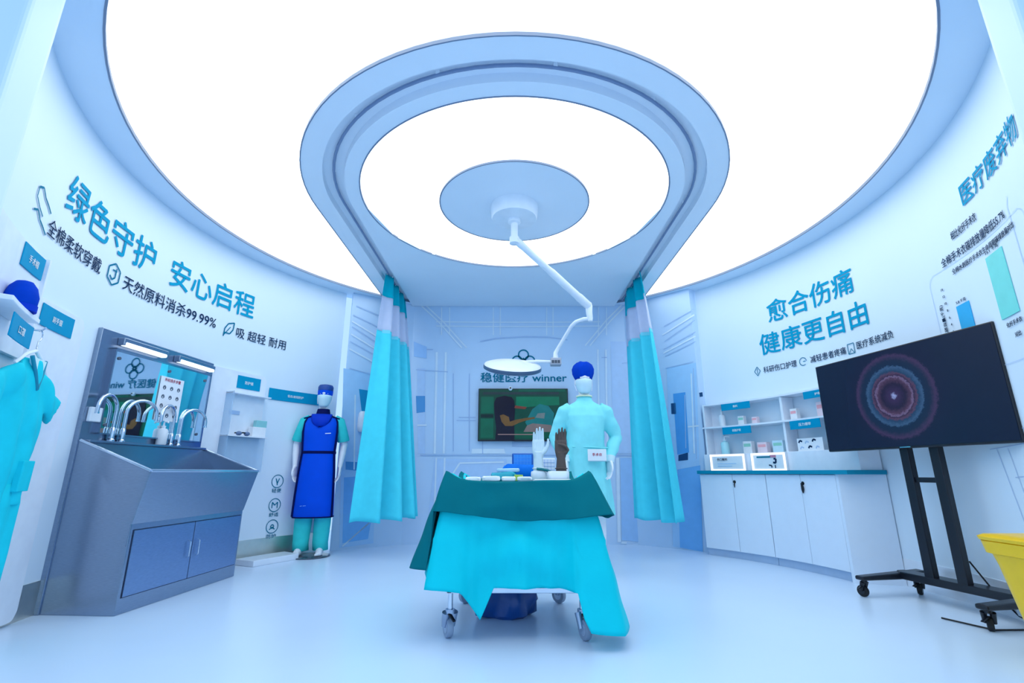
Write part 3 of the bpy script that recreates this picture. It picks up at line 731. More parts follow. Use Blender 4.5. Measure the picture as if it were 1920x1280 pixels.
b.inputs['Base Color'].default_value = (.004, .007, .018, 1); b.inputs['Roughness'].default_value = .25; b.inputs['Specular IOR Level'].default_value = .25
L.new(cr.outputs[0], b.inputs['Emission Color']); b.inputs['Emission Strength'].default_value = .85
put(obox(MB(), -.69, .68, 1.04, 1.745, 0.0, .002), 'screen', m, mtv)
put(obox(MB(), -.06, .02, 1.03, 1.036, 0, .006), 'status_light', M_chrome, mtv)
for s in (-.10, .115):
    put(obox(MB(), s-.033, s+.033, .15, 1.35, -.115, -.065), 'post', M_black, mtv, bevel=.006)
put(obox(MB(), -.07, .085, .79, .825, -.10, -.08), 'cross_bar', M_black, mtv, bevel=.004)
put(obox(MB(), -.25, .25, 1.2, 1.55, -.065, -.045), 'mount_plate', M_black, mtv, bevel=.004)
mb = MB(); mb.prism([(-.37, -.16), (-.31, -.19), (.41, -.19), (.47, -.16), (.47, -.10), (.41, -.06), (-.31, -.06), (-.37, -.10)], lambda p: tvp(p[0], .115, p[1]), lambda p: tvp(p[0], .165, p[1]))
put(mb, 'base_beam', M_black, mtv, bevel=.006)
for s in (-.345, .45):
    mb = MB(); mb.hexa([tvp(s-.04, .11, -.29), tvp(s+.04, .11, -.29), tvp(s+.035, .112, .26), tvp(s-.035, .112, .26), tvp(s-.04, .165, -.29), tvp(s+.04, .165, -.29), tvp(s+.035, .14, .26), tvp(s-.035, .14, .26)])
    put(mb, 'base_leg', M_black, mtv, bevel=.01)
def caster(name, parent, c, h, r, w, ang, fork_m, wheel_m, hub_m):
    """swivel wheel: top plate at height h over point c"""
    x, y = c; d = Vector((cos(ang), sin(ang), 0)); q = Vector((-d.y, d.x, 0)); ax = Vector((x, y, r)) + d * r * .5
    mb = MB(); mb.cyl((x, y, h), (x, y, h-.02), r*.5)
    for s in (-1, 1):
        a = Vector((x, y, h-.015)) + q*s*w*.75
        mb.tube([a, ax + q*s*w*.75 + Vector((0,0,r*.1))], [r*.42, r*.3], 10)
    f = put(mb, name, fork_m, parent, smooth=True)
    put(MB().lathe(ax - q*w*.55, [(r*.55, 0), (r*.92, 0), (r, w*.2), (r, w*.9), (r*.92, w*1.1), (r*.55, w*1.1)], n=28, axis=q), 'wheel', wheel_m, f, smooth=True)
    put(MB().lathe(ax - q*w*.62, [(r*.2, 0), (r*.56, .002), (r*.56, w*1.22), (r*.2, w*1.24)], n=20, axis=q), 'hub', hub_m, f, smooth=True)
    return f
for s, o in ((-.345, .22), (.45, .22), (-.345, -.25), (.45, -.25)):
    p = tvp(s, 0, o); caster('caster', mtv, (p.x, p.y), .115, .038, .026, random.uniform(0, 6), M_black, M_rub, M_black)
    put(MB().tube([p + Vector((-.01, 0, .075)), p + Vector((-.07, -.03, .06))], [.012, .008], 8, flat=.5), 'brake_pedal', M_black, mtv)
cb = put(MB().tube([tvp(.12, .3, -.15), tvp(.2, .12, -.2), tvp(.3, .02, -.2), tvp(.5, .008, -.1), tvp(.45, .008, .2), tvp(.2, .008, .25)], .005, 8), 'power_cable', M_rub, None, smooth=True, base=tvp(.3, 0, -.2))
tag(cb, 'thin dark power cable on the floor by the wheeled television stand', 'cable')

# ------------------------------------------------------------------ cabinets along the right wall
def arcbox(a0, a1, z0, z1, r0, r1, n=None): return cbox(MB(), a0, a1, z0, z1, RW - r1, RW - r0, n)
CR0, CR1 = 2.735, 3.055
for k, (a0, a1, lb) in enumerate(((48.6, 64.5, 'white two door base cabinet nearer the curtain under the teal worktop'), (64.5, 80.6, 'white two door base cabinet next to the wheeled television under the teal worktop'))):
    c = thing('base_cabinet', W((a0+a1)/2, 0, RW - 2.9), lb, 'cabinet', 'white base cabinets under the teal worktop')
    put(arcbox(a0 + .05, a1 - .05, .07, .842, CR0 + .02, CR1), 'carcass', M_cab, c)
    put(arcbox(a0 + .05, a1 - .05, .0, .07, CR0 + .035, CR1), 'plinth', mat('plinth_grey', (176, 198, 226), .4), c)
    am = (a0 + a1) / 2
    for b0, b1 in ((a0 + .08, am - .04), (am + .04, a1 - .08)):
        put(arcbox(b0, b1, .075, .838, CR0, CR0 + .02), 'door', M_cab, c, bevel=.003)
    lk = put(MB().cyl(W(am + .5, .762, RW - CR0 + .004), W(am + .5, .762, RW - CR0 - .001), .016), 'lock', M_black, c)
    if k == 1:
        kb = W(am + .5, .725, RW - CR0 + .012)
        put(MB().tube([W(am+.5, .762, RW-CR0+.002), W(am+.5, .762, RW-CR0+.02), kb, kb - Vector((0,0,.02)), kb - Vector((0,0,.05))], [.006,.007,.012,.012,.004], 8), 'key', M_black, lk)
    else:
        kb = W(am + .5, .735, RW - CR0 + .01); put(MB().tube([W(am+.5, .762, RW-CR0+.002), kb, kb - Vector((0,0,.03))], [.005,.007,.004], 8), 'key', M_black, lk)
e0, e1, e2, e3 = W(80.6, 0, RW-CR0), W(81.2, 0, RW-CR0), W(83.9, 0, .01), W(83.3, 0, .01)
put(MB().hexa([e0, e1, e2, e3] + [p + Vector((0, 0, .842)) for p in (e0, e1, e2, e3)]), 'end_panel', M_cab, c)
wt = put(arcbox(48.4, 84.2, .842, .877, 2.70, 3.06, 24), 'worktop', M_ctop, None, bevel=.004, base=W(66, .842, .15))
tag(wt, 'teal edged curved worktop on the white base cabinets', 'worktop')
ris = put(arcbox(48.8, 83.5, .877, 1.055, 2.86, 3.06, 24), 'display_plinth', M_white2, None, bevel=.003, base=W(66, .877, .1))
tag(ris, 'long white raised display block standing on the teal worktop along the wall', 'display block')
# glowing framed boxes in front of the block
M_glow = glow('frame_glow', (.97, .99, 1.0), 1.25)
def lightbox(a0, a1, label, kind):
    t = thing('light_box', W((a0+a1)/2, .877, RW - 2.82), label, 'light box', 'small glowing picture boxes on the worktop')
    put(arcbox(a0, a1, .878, 1.05, 2.83, 2.857, 5), 'back_box', M_white, t)
    mb = MB()
    cbox(mb, a0, a1, 1.03, 1.05, RW-2.83, RW-2.822, 5); cbox(mb, a0, a1, .878, .89, RW-2.83, RW-2.822, 5)
    cbox(mb, a0, a0+.4, .89, 1.03, RW-2.83, RW-2.822, 1); cbox(mb, a1-.4, a1, .89, 1.03, RW-2.83, RW-2.822, 1)
    put(mb, 'glowing_frame', M_glow, t)
    pl_ = lambda x, y: W((a0+a1)/2 + math.degrees(x/2.82), .96 + y, RW-2.826)
    if kind == 0:
        mb = text_on(MB(), '伤口敷料', lambda x, y: pl_(x-.06, y+.035), width=.12, bold=.01); put(mb, 'caption', M_navy, t)
        mb = MB(); stroke(mb, pl_, [(-.12, -.01), (.1, -.01)], .006); stroke(mb, pl_, [(-.12, -.035), (.05, -.035)], .006); put(mb, 'print', P_pale, t)
    else:
        mb = MB(); stroke(mb, pl_, [(-.13, .05), (.03, .05)], .014); put(mb, 'caption', M_teal, t)
        mb = MB(); stroke(mb, pl_, [(.02, .055), (.09, .055)], .022); put(mb, 'red_band', mat('band_pink', (196, 130, 160), .5), t)
        mb = MB(); stroke(mb, pl_, [(.06, .03), (.085, .03), (.08, -.01), (.05, -.005)], .018); stroke(mb, pl_, [(.03, -.055), (.03, -.035), (.0, -.03)], .012); stroke(mb, pl_, [(.07, -.03), (.07, -.06)], .01); put(mb, 'picture', M_navy, t)
    return t
lightbox(50.6, 58.8, 'glowing white framed box nearer the curtain with plain caption on the worktop', 0)
lightbox(60.4, 68.2, 'glowing white framed box with a pink band and dark figure picture on the worktop', 1)
# wall shelf over the worktop
shf = thing('wall_shelf', W(66, 1.06, .1), 'thin white two tier shelf unit on the curved wall over the teal worktop', 'shelf')
put(arcbox(49.3, 84, 1.605, 1.622, 2.885, 3.065, 20), 'board', M_white2, shf); put(arcbox(48.9, 84, 1.345, 1.362, 2.875, 3.065, 20), 'board', M_white2, shf)
put(arcbox(49.3, 49.7, 1.056, 1.605, 2.885, 3.065, 1), 'side_panel', M_white2, shf)
put(arcbox(49.3, 52.0, 1.056, 1.605, 3.045, 3.065, 2), 'back_strip', M_white2, shf); put(arcbox(67.5, 68.0, 1.056, 1.60, 2.90, 3.06, 1), 'divider', M_white2, shf)
def plate(a0, a1, z0, z1, o, txt, label, wall_r=0.0, tw=.4):
    t = thing('sign_plate', W((a0+a1)/2, z0, o), label, 'sign', 'blue label plates around the walls')
    put(cbox(MB(), a0, a1, z0, z1, o, o + .006), 'plate', M_sign, t, bevel=.002)
    r = RW - o - .0075; w = R_(a1-a0) * r * tw; h = min((z1-z0)*.34, w/len(txt)*1.05)
    mb = text_on(MB(), txt, lambda x, y: W((a0+a1)/2 + math.degrees(x/r), (z0+z1)/2 + y, o + .0075), width=w, height=h, bold=.01)
    put(mb, 'text', M_signtx, t)
    return t
o_ = RW - 2.883
plate(54.0, 60.9, 1.53, 1.605, o_, '敷料', 'blue sign under the upper shelf board nearer the curtain', tw=.16)
plate(73.4, 80.0, 1.535, 1.605, o_, '护理', 'blue sign under the upper shelf board cut off by the wheeled television', tw=.2)
plate(53.8, 60.6, 1.265, 1.345, o_+.01, '创面护理', 'blue sign under the lower shelf board nearer the curtain', tw=.3)
plate(69.6, 76.4, 1.262, 1.345, o_+.01, '压力绷带', 'blue sign under the lower shelf board beside the wheeled television', tw=.4)
# goods on the shelf
def onshelf(a, z, r=2.96): p = W(a, z, RW - r); return (p.x, p.y, p.z)
pump_bottle('pump_bottle', onshelf(53.0, 1.363), .20, .034, M_white, 'white pump bottle on the upper shelf of the right wall')
pump_bottle('pump_bottle', onshelf(53.0, 1.056), .20, .045, mat('bottle_aqua', (186, 240, 248), .3), 'pale aqua pump bottle on the display block below the shelf')
def carton(a, z, w, d, h, r, m, m2, label, group):
    t = thing('carton', onshelf(a, z, r), label, 'box', group)
    da = math.degrees(w / 2 / r)
    put(arcbox(a-da, a+da, z, z+h, r-d/2, r+d/2, 1), 'carton_body', m, t, bevel=.002)
    put(arcbox(a-da*.8, a+da*.8, z+h*.55, z+h*.8, r-d/2-.0015, r-d/2, 1), 'label_band', m2, t)
M_pk = mat('pack_rose', (244, 222, 232), .5); M_lb = mat('label_rose', (246, 176, 186), .5); M_gr = mat('label_green', (150, 214, 196), .5); M_pa = mat('pack_aqua', (205, 236, 250), .5)
carton(57.5, 1.363, .07, .05, .10, 2.97, M_pack, M_gr, 'small white carton with green band beside the white pump bottle', 'small dressing packs on the wall shelf')
carton(60.6, 1.363, .06, .05, .075, 2.97, M_pk, M_lb, 'small pale pink carton by the white carton on the upper shelf', 'small dressing packs on the wall shelf')
carton(69.5, 1.363, .075, .05, .11, 2.97, M_pack, M_lb, 'white carton with rose band on the upper shelf near the divider', 'small dressing packs on the wall shelf')
carton(75.5, 1.363, .09, .05, .14, 2.97, M_pk, M_lb, 'tall pale pink carton on the upper shelf beside the wheeled television', 'small dressing packs on the wall shelf')
carton(58.2, 1.056, .10, .06, .13, 2.98, M_pack, M_gr, 'white carton with green band behind the aqua pump bottle', 'small dressing packs on the wall shelf')
carton(61.5, 1.056, .11, .06, .11, 2.98, M_pk, M_lb, 'pale pink carton in the middle of the display block', 'small dressing packs on the wall shelf')
carton(65.0, 1.056, .12, .06, .12, 2.98, M_pa, M_gr, 'pale aqua carton near the divider on the display block', 'small dressing packs on the wall shelf')
cd = thing('picture_card', onshelf(72.6, 1.056, 2.92), 'white card with small dark pictures standing on the display block by the television', 'card')
put(arcbox(69.9, 75.4, 1.056, 1.175, 2.915, 2.92, 3), 'card_sheet', M_white, cd)
q = lambda x, y: W(72.6 + math.degrees(x/2.91), 1.115 + y, RW - 2.9135)
for i, (x, y) in enumerate(((-.1, .03), (-.03, .02), (.05, .035), (-.09, -.03), (0, -.025), (.08, -.03))):
    mb = MB(); stroke(mb, lambda u, v: q(x+u, y+v), [(-.02, -.01), (-.005, .012), (.02, .0)], .012 if i % 2 else .016); put(mb, 'pictogram', M_navy if i % 2 == 0 else P_grey, cd)

# ------------------------------------------------------------------ yellow waste bin in the foreground
bn = thing('waste_bin', (2.63, 2.38, 0), 'bright yellow medical waste bin at the right edge of the photo', 'bin')
mb = MB()
def rr(cx, cy, z, w, d, r=.06, n=6):
    o = []
    for sx, sy, t0 in ((1,1,0), (-1,1,90), (-1,-1,180), (1,-1,270)):
        for i in range(n+1):
            t = R_(t0 + 90*i/n); o.append((cx + sx*(w-r) + r*cos(t), cy + sy*(d-r) + r*sin(t), z))
    return o
bx, by = 2.63, 2.43
mb.loft([rr(bx, by, z, w, d) for z, w, d in ((0, .185, .145), (.02, .19, .15), (.42, .245, .19), (.47, .255, .2), (.475, .27, .215), (.53, .278, .222), (.535, .272, .216))])
put(mb, 'body', M_yellow, bn, smooth=True)
lid = put(MB().loft([rr(bx, by, z, w, d) for z, w, d in ((.535, .282, .226), (.550, .286, .23), (.560, .27, .215), (.565, .2, .15))]), 'lid', M_yellow, bn, smooth=True)
put(MB().box(bx-.07, bx+.07, by-.235, by-.15, .015, .045), 'pedal', M_black, bn, bevel=.008)
def binp(x, y):
    z = .33 + y; d = .15 + (z-.02)/.40*.04; return Vector((bx + x, by - d - .003, z))
mb = MB()
for k in range(3):
    t = pi/2 + 2*pi*k/3
    flat_ring(mb, lambda x, y: binp(-.13 + .02*cos(t) + x, .03 + .02*sin(t) + y), .014, .02, 16, t0=t-2.3, t1=t+2.3)
flat_ring(mb, lambda x, y: binp(-.13 + x, .03 + y), .008, .012, 12)
put(mb, 'hazard_symbol', M_black, bn)
mb = text_on(MB(), '医疗废物', lambda x, y: binp(x - .01, .035 + y), width=.15, bold=.01); text_on(mb, 'MEDICAL WASTE', lambda x, y: binp(x - .01, -.01 + y), width=.15, bold=.0)
put(mb, 'bin_lettering', M_black, bn)

# ------------------------------------------------------------------ displays on the left wall
def board(name, a0, a1, z0, z1, label, o0=0.0, o1=.03, cat='display board'):
    mb = MB(); r = .05; n = 24; rows = []
    da = math.degrees(r / RW)
    A = [a0 + (a1-a0)*i/n for i in range(n+1)]
    for a in A:
        e = min((a-a0), (a1-a)) / da; dz = 0 if e >= 1 else r * (1 - math.sqrt(max(0, 1-(1-e)**2)))
        rows.append([W(a, z0+dz, o0), W(a, z0+dz, o1), W(a, z1-dz, o1), W(a, z1-dz, o0)])
    mb.loft(rows); o = put(mb, name, M_white2, None, smooth=True, base=W((a0+a1)/2, z0, o0)); tag(o, label, cat); return o
# niche shelf at the very left
nic = thing('display_niche', W(-118.5, 1.25, .05), 'white box shelf at the left edge holding a blue cap', 'shelf')
put(cbox(MB(), -126, -113.0, 1.47, 2.07, 0.002, .03), 'back_board', M_white2, nic)
put(cbox(MB(), -113.3, -112.9, 1.66, 2.07, 0.002, .05, 1), 'side_panel', M_white2, nic)
put(cbox(MB(), -126, -117.2, 1.63, 1.655, .03, .15), 'shelf_board', M_white2, nic, bevel=.004)
plate(-118.6, -113.5, 1.93, 2.06, .031, '手术帽', 'blue sign at the top of the box shelf at the left edge', tw=.45)
plate(-125.0, -118.6, 1.475, 1.59, .152, '口罩', 'blue sign under the shelf board that carries the cap', tw=.3)
cp = thing('cloth_cap', W(-119.6, 1.657, .09), 'royal blue surgical cap lying on the left edge box shelf', 'cap')
c0 = W(-119.6, 1.657, .09)
mb = MB(); mb.stack([(c0.x, c0.y, c0.z + z, r, r*.8) for z, r in ((0, .064), (.03, .076), (.08, .078), (.13, .062), (.16, .038), (.168, .01))], 20)
put(mb, 'crown', M_cap, cp, smooth=True)
put(MB().stack([(c0.x, c0.y, c0.z + z, .080, .066) for z in (0.002, .035)], 20), 'band', M_apr_c, cp, smooth=True)
board('display_board', -112.3, -102.6, .02, 1.86, 'tall white board behind the hanging cyan scrubs')
plate(-111.7, -104.9, 1.70, 1.83, .031, '刷手服', 'blue sign over the hanging cyan scrubs', tw=.3)
# scrubs on a hanger
HA = -115.0
hp = W(HA, 0, .125); ht = (W(HA+1, 0, .22) - W(HA-1, 0, .22)).normalized(); hn = Vector((-ht.y, ht.x, 0)); 
if hn.dot(Vector((CX, CY, 0)) - hp) < 0: hn = -hn
def hq(s, z, o=0.0): p = hp + ht*s + hn*o; return Vector((p.x, p.y, z))
hg = thing('coat_hanger', hq(0.07, 1.62), 'silver hooked hanger holding the cyan scrubs on the left wall', 'hanger')
s0 = .0
hk = [hq(s0, 1.505), hq(s0, 1.56)] + [hq(s0 + .028*sin(t) , 1.59 - .03*cos(t)) for t in frange(0, 3.9, 10)]
put(MB().tube(hk, .0035, 8), 'hook', M_chrome, hg, smooth=True)
put(MB().tube([hq(s0-.19, 1.40), hq(s0-.1, 1.465), hq(s0, 1.505), hq(s0+.1, 1.465), hq(s0+.19, 1.40)], [.008,.009,.01,.009,.008], 8), 'shoulder_bar', M_white, hg, smooth=True)
put(MB().tube([hq(s0, 1.62, -.09), hq(s0, 1.622, .0), hq(s0, 1.64, .02)], .006, 8), 'wall_peg', M_chrome, hg, smooth=True)
sc = thing('scrub_suit', hq(0, .02), 'cyan short sleeved scrub top and trousers hanging at the left edge', 'scrubs')
def flatstack(mb, secs, n=40):   # secs: (z, s_center, half width, half depth)
    rows = []
    for z, s, w, d in secs:
        rows.append([hq(s + w*cos(2*pi*i/n), z, d*sin(2*pi*i/n) * (1 + .25*sin(5*2*pi*i/n + z*4))) for i in range(n)])
    mb.loft(rows)
mb = MB()
flatstack(mb, [(.69, s0, .265, .032), (.80, s0, .26, .034), (1.0, s0, .245, .036), (1.2, s0, .232, .038), (1.30, s0, .215, .038), (1.38, s0, .185, .034), (1.43, s0, .12, .03), (1.455, s0, .085, .026)])
for s in (-1, 1):
    rows = []
    for k, (u, z, hw, dp) in enumerate(((.13, 1.35, .075, .03), (.22, 1.295, .08, .032), (.33, 1.235, .088, .03), (.38, 1.205, .092, .03))):
        dv = Vector((cos(R_(-32)), sin(R_(-32)))); pv = Vector((-dv.y, dv.x))
        rows.append([hq(s0 + s*(u + pv.x*hw*cos(2*pi*i/16)), z + pv.y*hw*cos(2*pi*i/16), dp*sin(2*pi*i/16)) for i in range(16)])
    mb.loft(rows)
me = baked(mb, .009, 5)
for v in me.vertices:
    p = v.co; v.co = p + hn * (.012*sin(14*p.z*.35 + 32*(p - hp).dot(ht)) + .014*noise.noise(p*5))
top = fin(me, 'scrub_top', M_scrub, sc, smooth=True, sharp=0)
# V neck: darker inside with binding
mb = MB(); mb.prism([(-.08, 1.458), (0, 1.30), (.08, 1.458)], lambda p: hq(s0+p[0], p[1], .046 - (p[1]-1.30)*.10), lambda p: hq(s0+p[0], p[1], .01))
put(mb, 'neck_opening', mat('scrub_inside', (206, 236, 250), .7), top)
put(MB().tube([hq(s0-.085, 1.462, .022), hq(s0-.042, 1.38, .036), hq(s0, 1.295, .044), hq(s0+.042, 1.38, .036), hq(s0+.085, 1.462, .022)], .009, 8), 'neck_binding', mat('scrub_dark', (0, 140, 168), .6), top, smooth=True)
put(MB().hexa([hq(.05,.76,.050), hq(.20,.76,.044), hq(.20,.76,.02), hq(.05,.76,.02), hq(.05,.92,.052), hq(.20,.92,.046), hq(.20,.92,.02), hq(.05,.92,.02)]), 'pocket', M_scrub, top, bevel=.004)
for s, nm in ((-1, 'trouser_leg'), (1, 'trouser_leg')):
    mb = MB(); flatstack(mb, [(.03, s0+s*.125, .115, .03), (.2, s0+s*.125, .115, .03), (.45, s0+s*.125, .12, .03), (.70, s0+s*.12, .12, .028), (.80, s0+s*.11, .115, .02)])
    me = mb.data('x')
    put_ = fin(me, nm, M_scrub, sc, smooth=True, sharp=0)
# display between sink and apron figure
board('display_board', -76.0, -63.2, .74, 1.86, 'white board with blue sign between the steel sink and the blue apron figure')
plate(-69.8, -64.6, 1.69, 1.82, .031, '防护镜', 'blue sign on the white board between sink and blue apron', tw=.35)
plate(-62.1, -49.8, 1.63, 1.755, .004, '铅衣/射线防护', 'long blue sign behind the head of the blue apron figure', tw=.3)
acr = thing('acrylic_rack', W(-67.5, .88, .05), 'clear acrylic rack with small packs on the board beside the steel sink', 'rack')
M_acr = mat('acrylic', (190, 222, 250), .1, alpha=.35)
put(cbox(MB(), -71.8, -62.9, .86, 1.20, .032, .10), 'lower_bin', M_acr, acr); put(cbox(MB(), -71.8, -62.9, 1.20, 1.21, .032, .14), 'shelf_board', M_white2, acr)
put(cbox(MB(), -71.8, -71.6, .86, 1.64, .032, .13, 1), 'side_panel', M_acr, acr); put(cbox(MB(), -71.8, -62.9, 1.62, 1.63, .032, .12), 'shelf_board', M_white2, acr)
def small(nm, a0, a1, z0, z1, o0, o1, m, label, cat):
    o = put(cbox(MB(), a0, a1, z0, z1, o0, o1, 2), nm, m, None, bevel=.004, base=W((a0+a1)/2, z0, (o0+o1)/2)); tag(o, label, cat); return o
small('name_card', -70.6, -68.3, 1.42, 1.46, .031, .036, P_grey, 'small grey name card stuck on the board beside the sink', 'card')
small('mask_pack', -65.4, -63.0, 1.31, 1.38, .06, .11, mat('pack_green', (140, 205, 210), .5), 'pale green pack stacked on the acrylic rack shelf', 'pack')
small('dressing_carton', -66.2, -63.2, 1.21, 1.31, .05, .12, M_pack, 'white carton under the pale green pack on the acrylic rack', 'box')
gg = thing('goggles', W(-68.2, 1.21, .13), 'small dark goggles at the front of the acrylic rack shelf', 'goggles')
for da in (-.9, .9): put(MB().ball(W(-68.4+da, 1.232, .125), (.028, .028, .022)), 'goggle_lens', mat('goggle_grey', (96, 120, 160), .2), gg, smooth=True)
put(MB().tube([W(-70.0, 1.235, .11), W(-68.4, 1.24, .135), W(-66.8, 1.235, .11)], .007, 8), 'goggle_bridge', M_black, gg, smooth=True)
# plinth on the floor by the wall, soap dispenser on the mural
pl2 = put(cbox(MB(), -66, -55.5, 0, .055, .10, .36), 'floor_plinth', M_white2, None, bevel=.006, base=W(-61, 0, .22)); tag(pl2, 'low white plinth on the floor by the steel skirting near the blue apron', 'plinth')
o0, dd, nn = seg_plane(0)
def sdp(s, z, o): p = o0 + dd*s + nn*o; return (p.x, p.y, z)
sd = thing('soap_dispenser', sdp(.235, 1.33, 0), 'white oval soap dispenser on the blue mural left of the curtain', 'dispenser')
c = Vector(sdp(.235, 0, .045)); ang = math.atan2(nn.y, nn.x)
mb = MB(); rows = []
for z, w, d in ((1.335, .03, .03), (1.35, .046, .045), (1.40, .055, .055), (1.50, .055, .055), (1.56, .048, .05), (1.585, .03, .03)):
    rows.append([(c.x + dd.x*w*cos(t) + nn.x*d*sin(t), c.y + dd.y*w*cos(t) + nn.y*d*sin(t), z) for t in [2*pi*i/24 for i in range(24)]])
mb.loft(rows); put(mb, 'dispenser_body', M_white, sd, smooth=True)
put(MB().ball(Vector(sdp(.25, 1.45, .098)), (.016, .012, .042)), 'level_window', mat('window_blue', (20, 80, 140), .2), sd, smooth=True)

# ------------------------------------------------------------------ figures
def hand(mb, wrist, d, pn, side, k=1.0, curl=.5, spread=.0, tight=1.0, fan=.012, thumb_in=False):
    """palm + five fingers. d: along the hand, pn: palm facing, side: towards the thumb"""
    w = Vector(wrist); d = Vector(d).normalized(); pn = Vector(pn); pn = (pn - d*pn.dot(d)).normalized(); sd_ = d.cross(pn)
    if sd_.dot(Vector(side)) < 0: sd_ = -sd_
    P = lambda a, b, c: w + (d*a + sd_*b + pn*c) * k
    for b in (-.026, -.009, .009, .026):       # palm
        mb.tube([P(-.01, b*.55, 0), P(.03, b*.9, 0), P(.092, b*1.05, 0)], [.017*k, .0165*k, .0125*k], 10)
    for j, (b, L) in enumerate(((-.0315, .062), (-.0108, .08), (.0108, .088), (.0315, .079))):
        f = (j - 1.5) * fan
        a0 = .088 if j not in (0,) else .082
        b *= tight; pts = [P(a0 - .02, b*.95, 0)]; ang = .10 * curl; q = P(a0, b, 0); pts.append(q)
        for s in (.45, .30, .25):
            ang += curl * (.75 + .1*(3-j))
            dir_ = (d*cos(ang) + pn*sin(ang) + sd_*f*8*.12*cos(ang)).normalized()
            q = q + dir_*L*s*k; pts.append(q)
        mb.tube(pts, [.0095*k, .0092*k, .0085*k, .0078*k, .006*k], 10); mb.ball(pts[-1], .0062*k, 8)
    if thumb_in:
        pts = [P(.012, .026, .008), P(.035, .042, .018), P(.055, .03, .03), P(.066, .005, .034), P(.07, -.015, .03)]
    else:
        pts = [P(.008, .022, .004), P(.03, .044, .008), P(.058, .058, .012), P(.082, .063, .014), P(.098, .062, .018)]
    mb.tube(pts, [.014*k, .013*k, .0105*k, .0092*k, .0068*k], 10); mb.ball(pts[-1], .007*k, 8)
    return mb
def head_shape(mb, z0=1.565):
    s = z0 - 1.565
    mb.stack([(0, y, z+s, a, b) for z, a, b, y in ((1.563, .022, .03, -.045), (1.575, .038, .048, -.035), (1.60, .052, .07, -.022), (1.635, .062, .084, -.012), (1.68, .069, .092, -.004), (1.72, .073, .097, .002), (1.76, .072, .097, .006), (1.795, .058, .08, .01), (1.815, .036, .05, .012), (1.824, .01, .014, .012))], 24)
    mb.tube([(0, -.098, 1.705+s), (0, -.108, 1.68+s), (0, -.113, 1.662+s), (0, -.098, 1.652+s)], [.007, .01, .0125, .009], 10)   # nose
    mb.tube([(-.045, -.078, 1.715+s), (0, -.099, 1.722+s), (.045, -.078, 1.715+s)], [.008, .011, .008], 8)                     # brow
    mb.tube([(-.02, -.093, 1.618+s), (0, -.098, 1.62+s), (.02, -.093, 1.618+s)], [.005, .007, .005], 8)                       # lips
    for q in (-1, 1): mb.ball((q*.073, .012, 1.685+s), (.009, .018, .03), 10)
def body_shape(el, wr, hd, curl=.35, legs=True):
    mb = MB(); head_shape(mb)
    mb.stack([(0, y, z, a, b) for z, a, b, y in ((.79, .15, .09, 0), (.86, .168, .108, .005), (.93, .165, .11, .008), (1.02, .145, .1, .0), (1.12, .13, .092, -.005), (1.24, .15, .104, -.01), (1.34, .165, .11, -.008), (1.41, .165, .095, 0), (1.46, .12, .075, .008), (1.49, .07, .06, .01), (1.52, .054, .055, .006), (1.60, .05, .056, -.005))], 24)
    for s in (-1, 1):
        if legs:
            mb.tube([(s*.088, 0, .88), (s*.09, -.008, .70), (s*.094, -.012, .50), (s*.096, .006, .34), (s*.098, .015, .12), (s*.1, .015, .06)], [.088, .078, .056, .056, .038, .04], 16)
            mb.tube([(s*.1, .05, .038), (s*.102, .0, .045), (s*.108, -.08, .035), (s*.114, -.15, .024)], [.033, .04, .04, .03], 12)
            for t in range(5): mb.ball((s*(.086 + .014*t), -.182 + .007*t*t*.6, .018), (.0085, .024, .015), 8)
        e = Vector((s*el[0], el[1], el[2])); w = Vector((s*wr[0], wr[1], wr[2]))
        mb.tube([(s*.15, 0, 1.425), (s*.185, 0, 1.40), (Vector((s*.19, 0, 1.36))*.5 + e*.5), e, e*.6 + w*.4, w], [.052, .052, .043, .037, .037, .025], 14)
        hand(mb, w, Vector((s*hd[0], hd[1], hd[2])), (-s*.75, -.3, 0), (0, -1, 0), 1.0, curl)
    return mb
class Fig:
    def __init__(s, root, loc, yaw): s.root = root; s.M = Matrix.Translation(Vector(loc)) @ Matrix.Rotation(yaw, 4, 'Z')
    def add(s, me, name, m, parent=None, **k):
        if isinstance(me, MB): me = me.data(name)
        me.transform(s.M); return fin(me, name, m, parent or s.root, **k)
def ring_pts(cx, cy, z, rx, ry, n=36, t0=0, t1=2*pi): return [(cx + rx*cos(t0+(t1-t0)*i/n), cy + ry*sin(t0+(t1-t0)*i/n), z) for i in range(n+1)]
def face_mask(F, s=0.0):
    mb = MB(); rows = []
    for z, a, b, y in ((1.566, .034, .046, -.046), (1.585, .052, .066, -.034), (1.62, .066, .09, -.02), (1.655, .074, .107, -.013), (1.685, .077, .108, -.008), (1.70, .077, .105, -.006)):
        rows.append([(a*cos(t), y + b*sin(t) - (.012*max(0, -sin(t))**6 if z > 1.63 else .004), z+s) for t in [pi*1.0 + pi*i/22 for i in range(23)]])
    mb.grid(rows); o = F.add(mb, 'face_mask', M_mask, smooth=True, sharp=0)
    so = o.modifiers.new('t', 'SOLIDIFY'); so.thickness = .004
    mb = MB()
    for q in (-1, 1):
        mb.tube([(q*.076, -.01, 1.70+s), (q*.084, .012, 1.71+s), (q*.084, .02, 1.66+s), (q*.07, -.02, 1.60+s)], .0025, 6)
    F.add(mb, 'ear_loop', M_white, o)
    return o
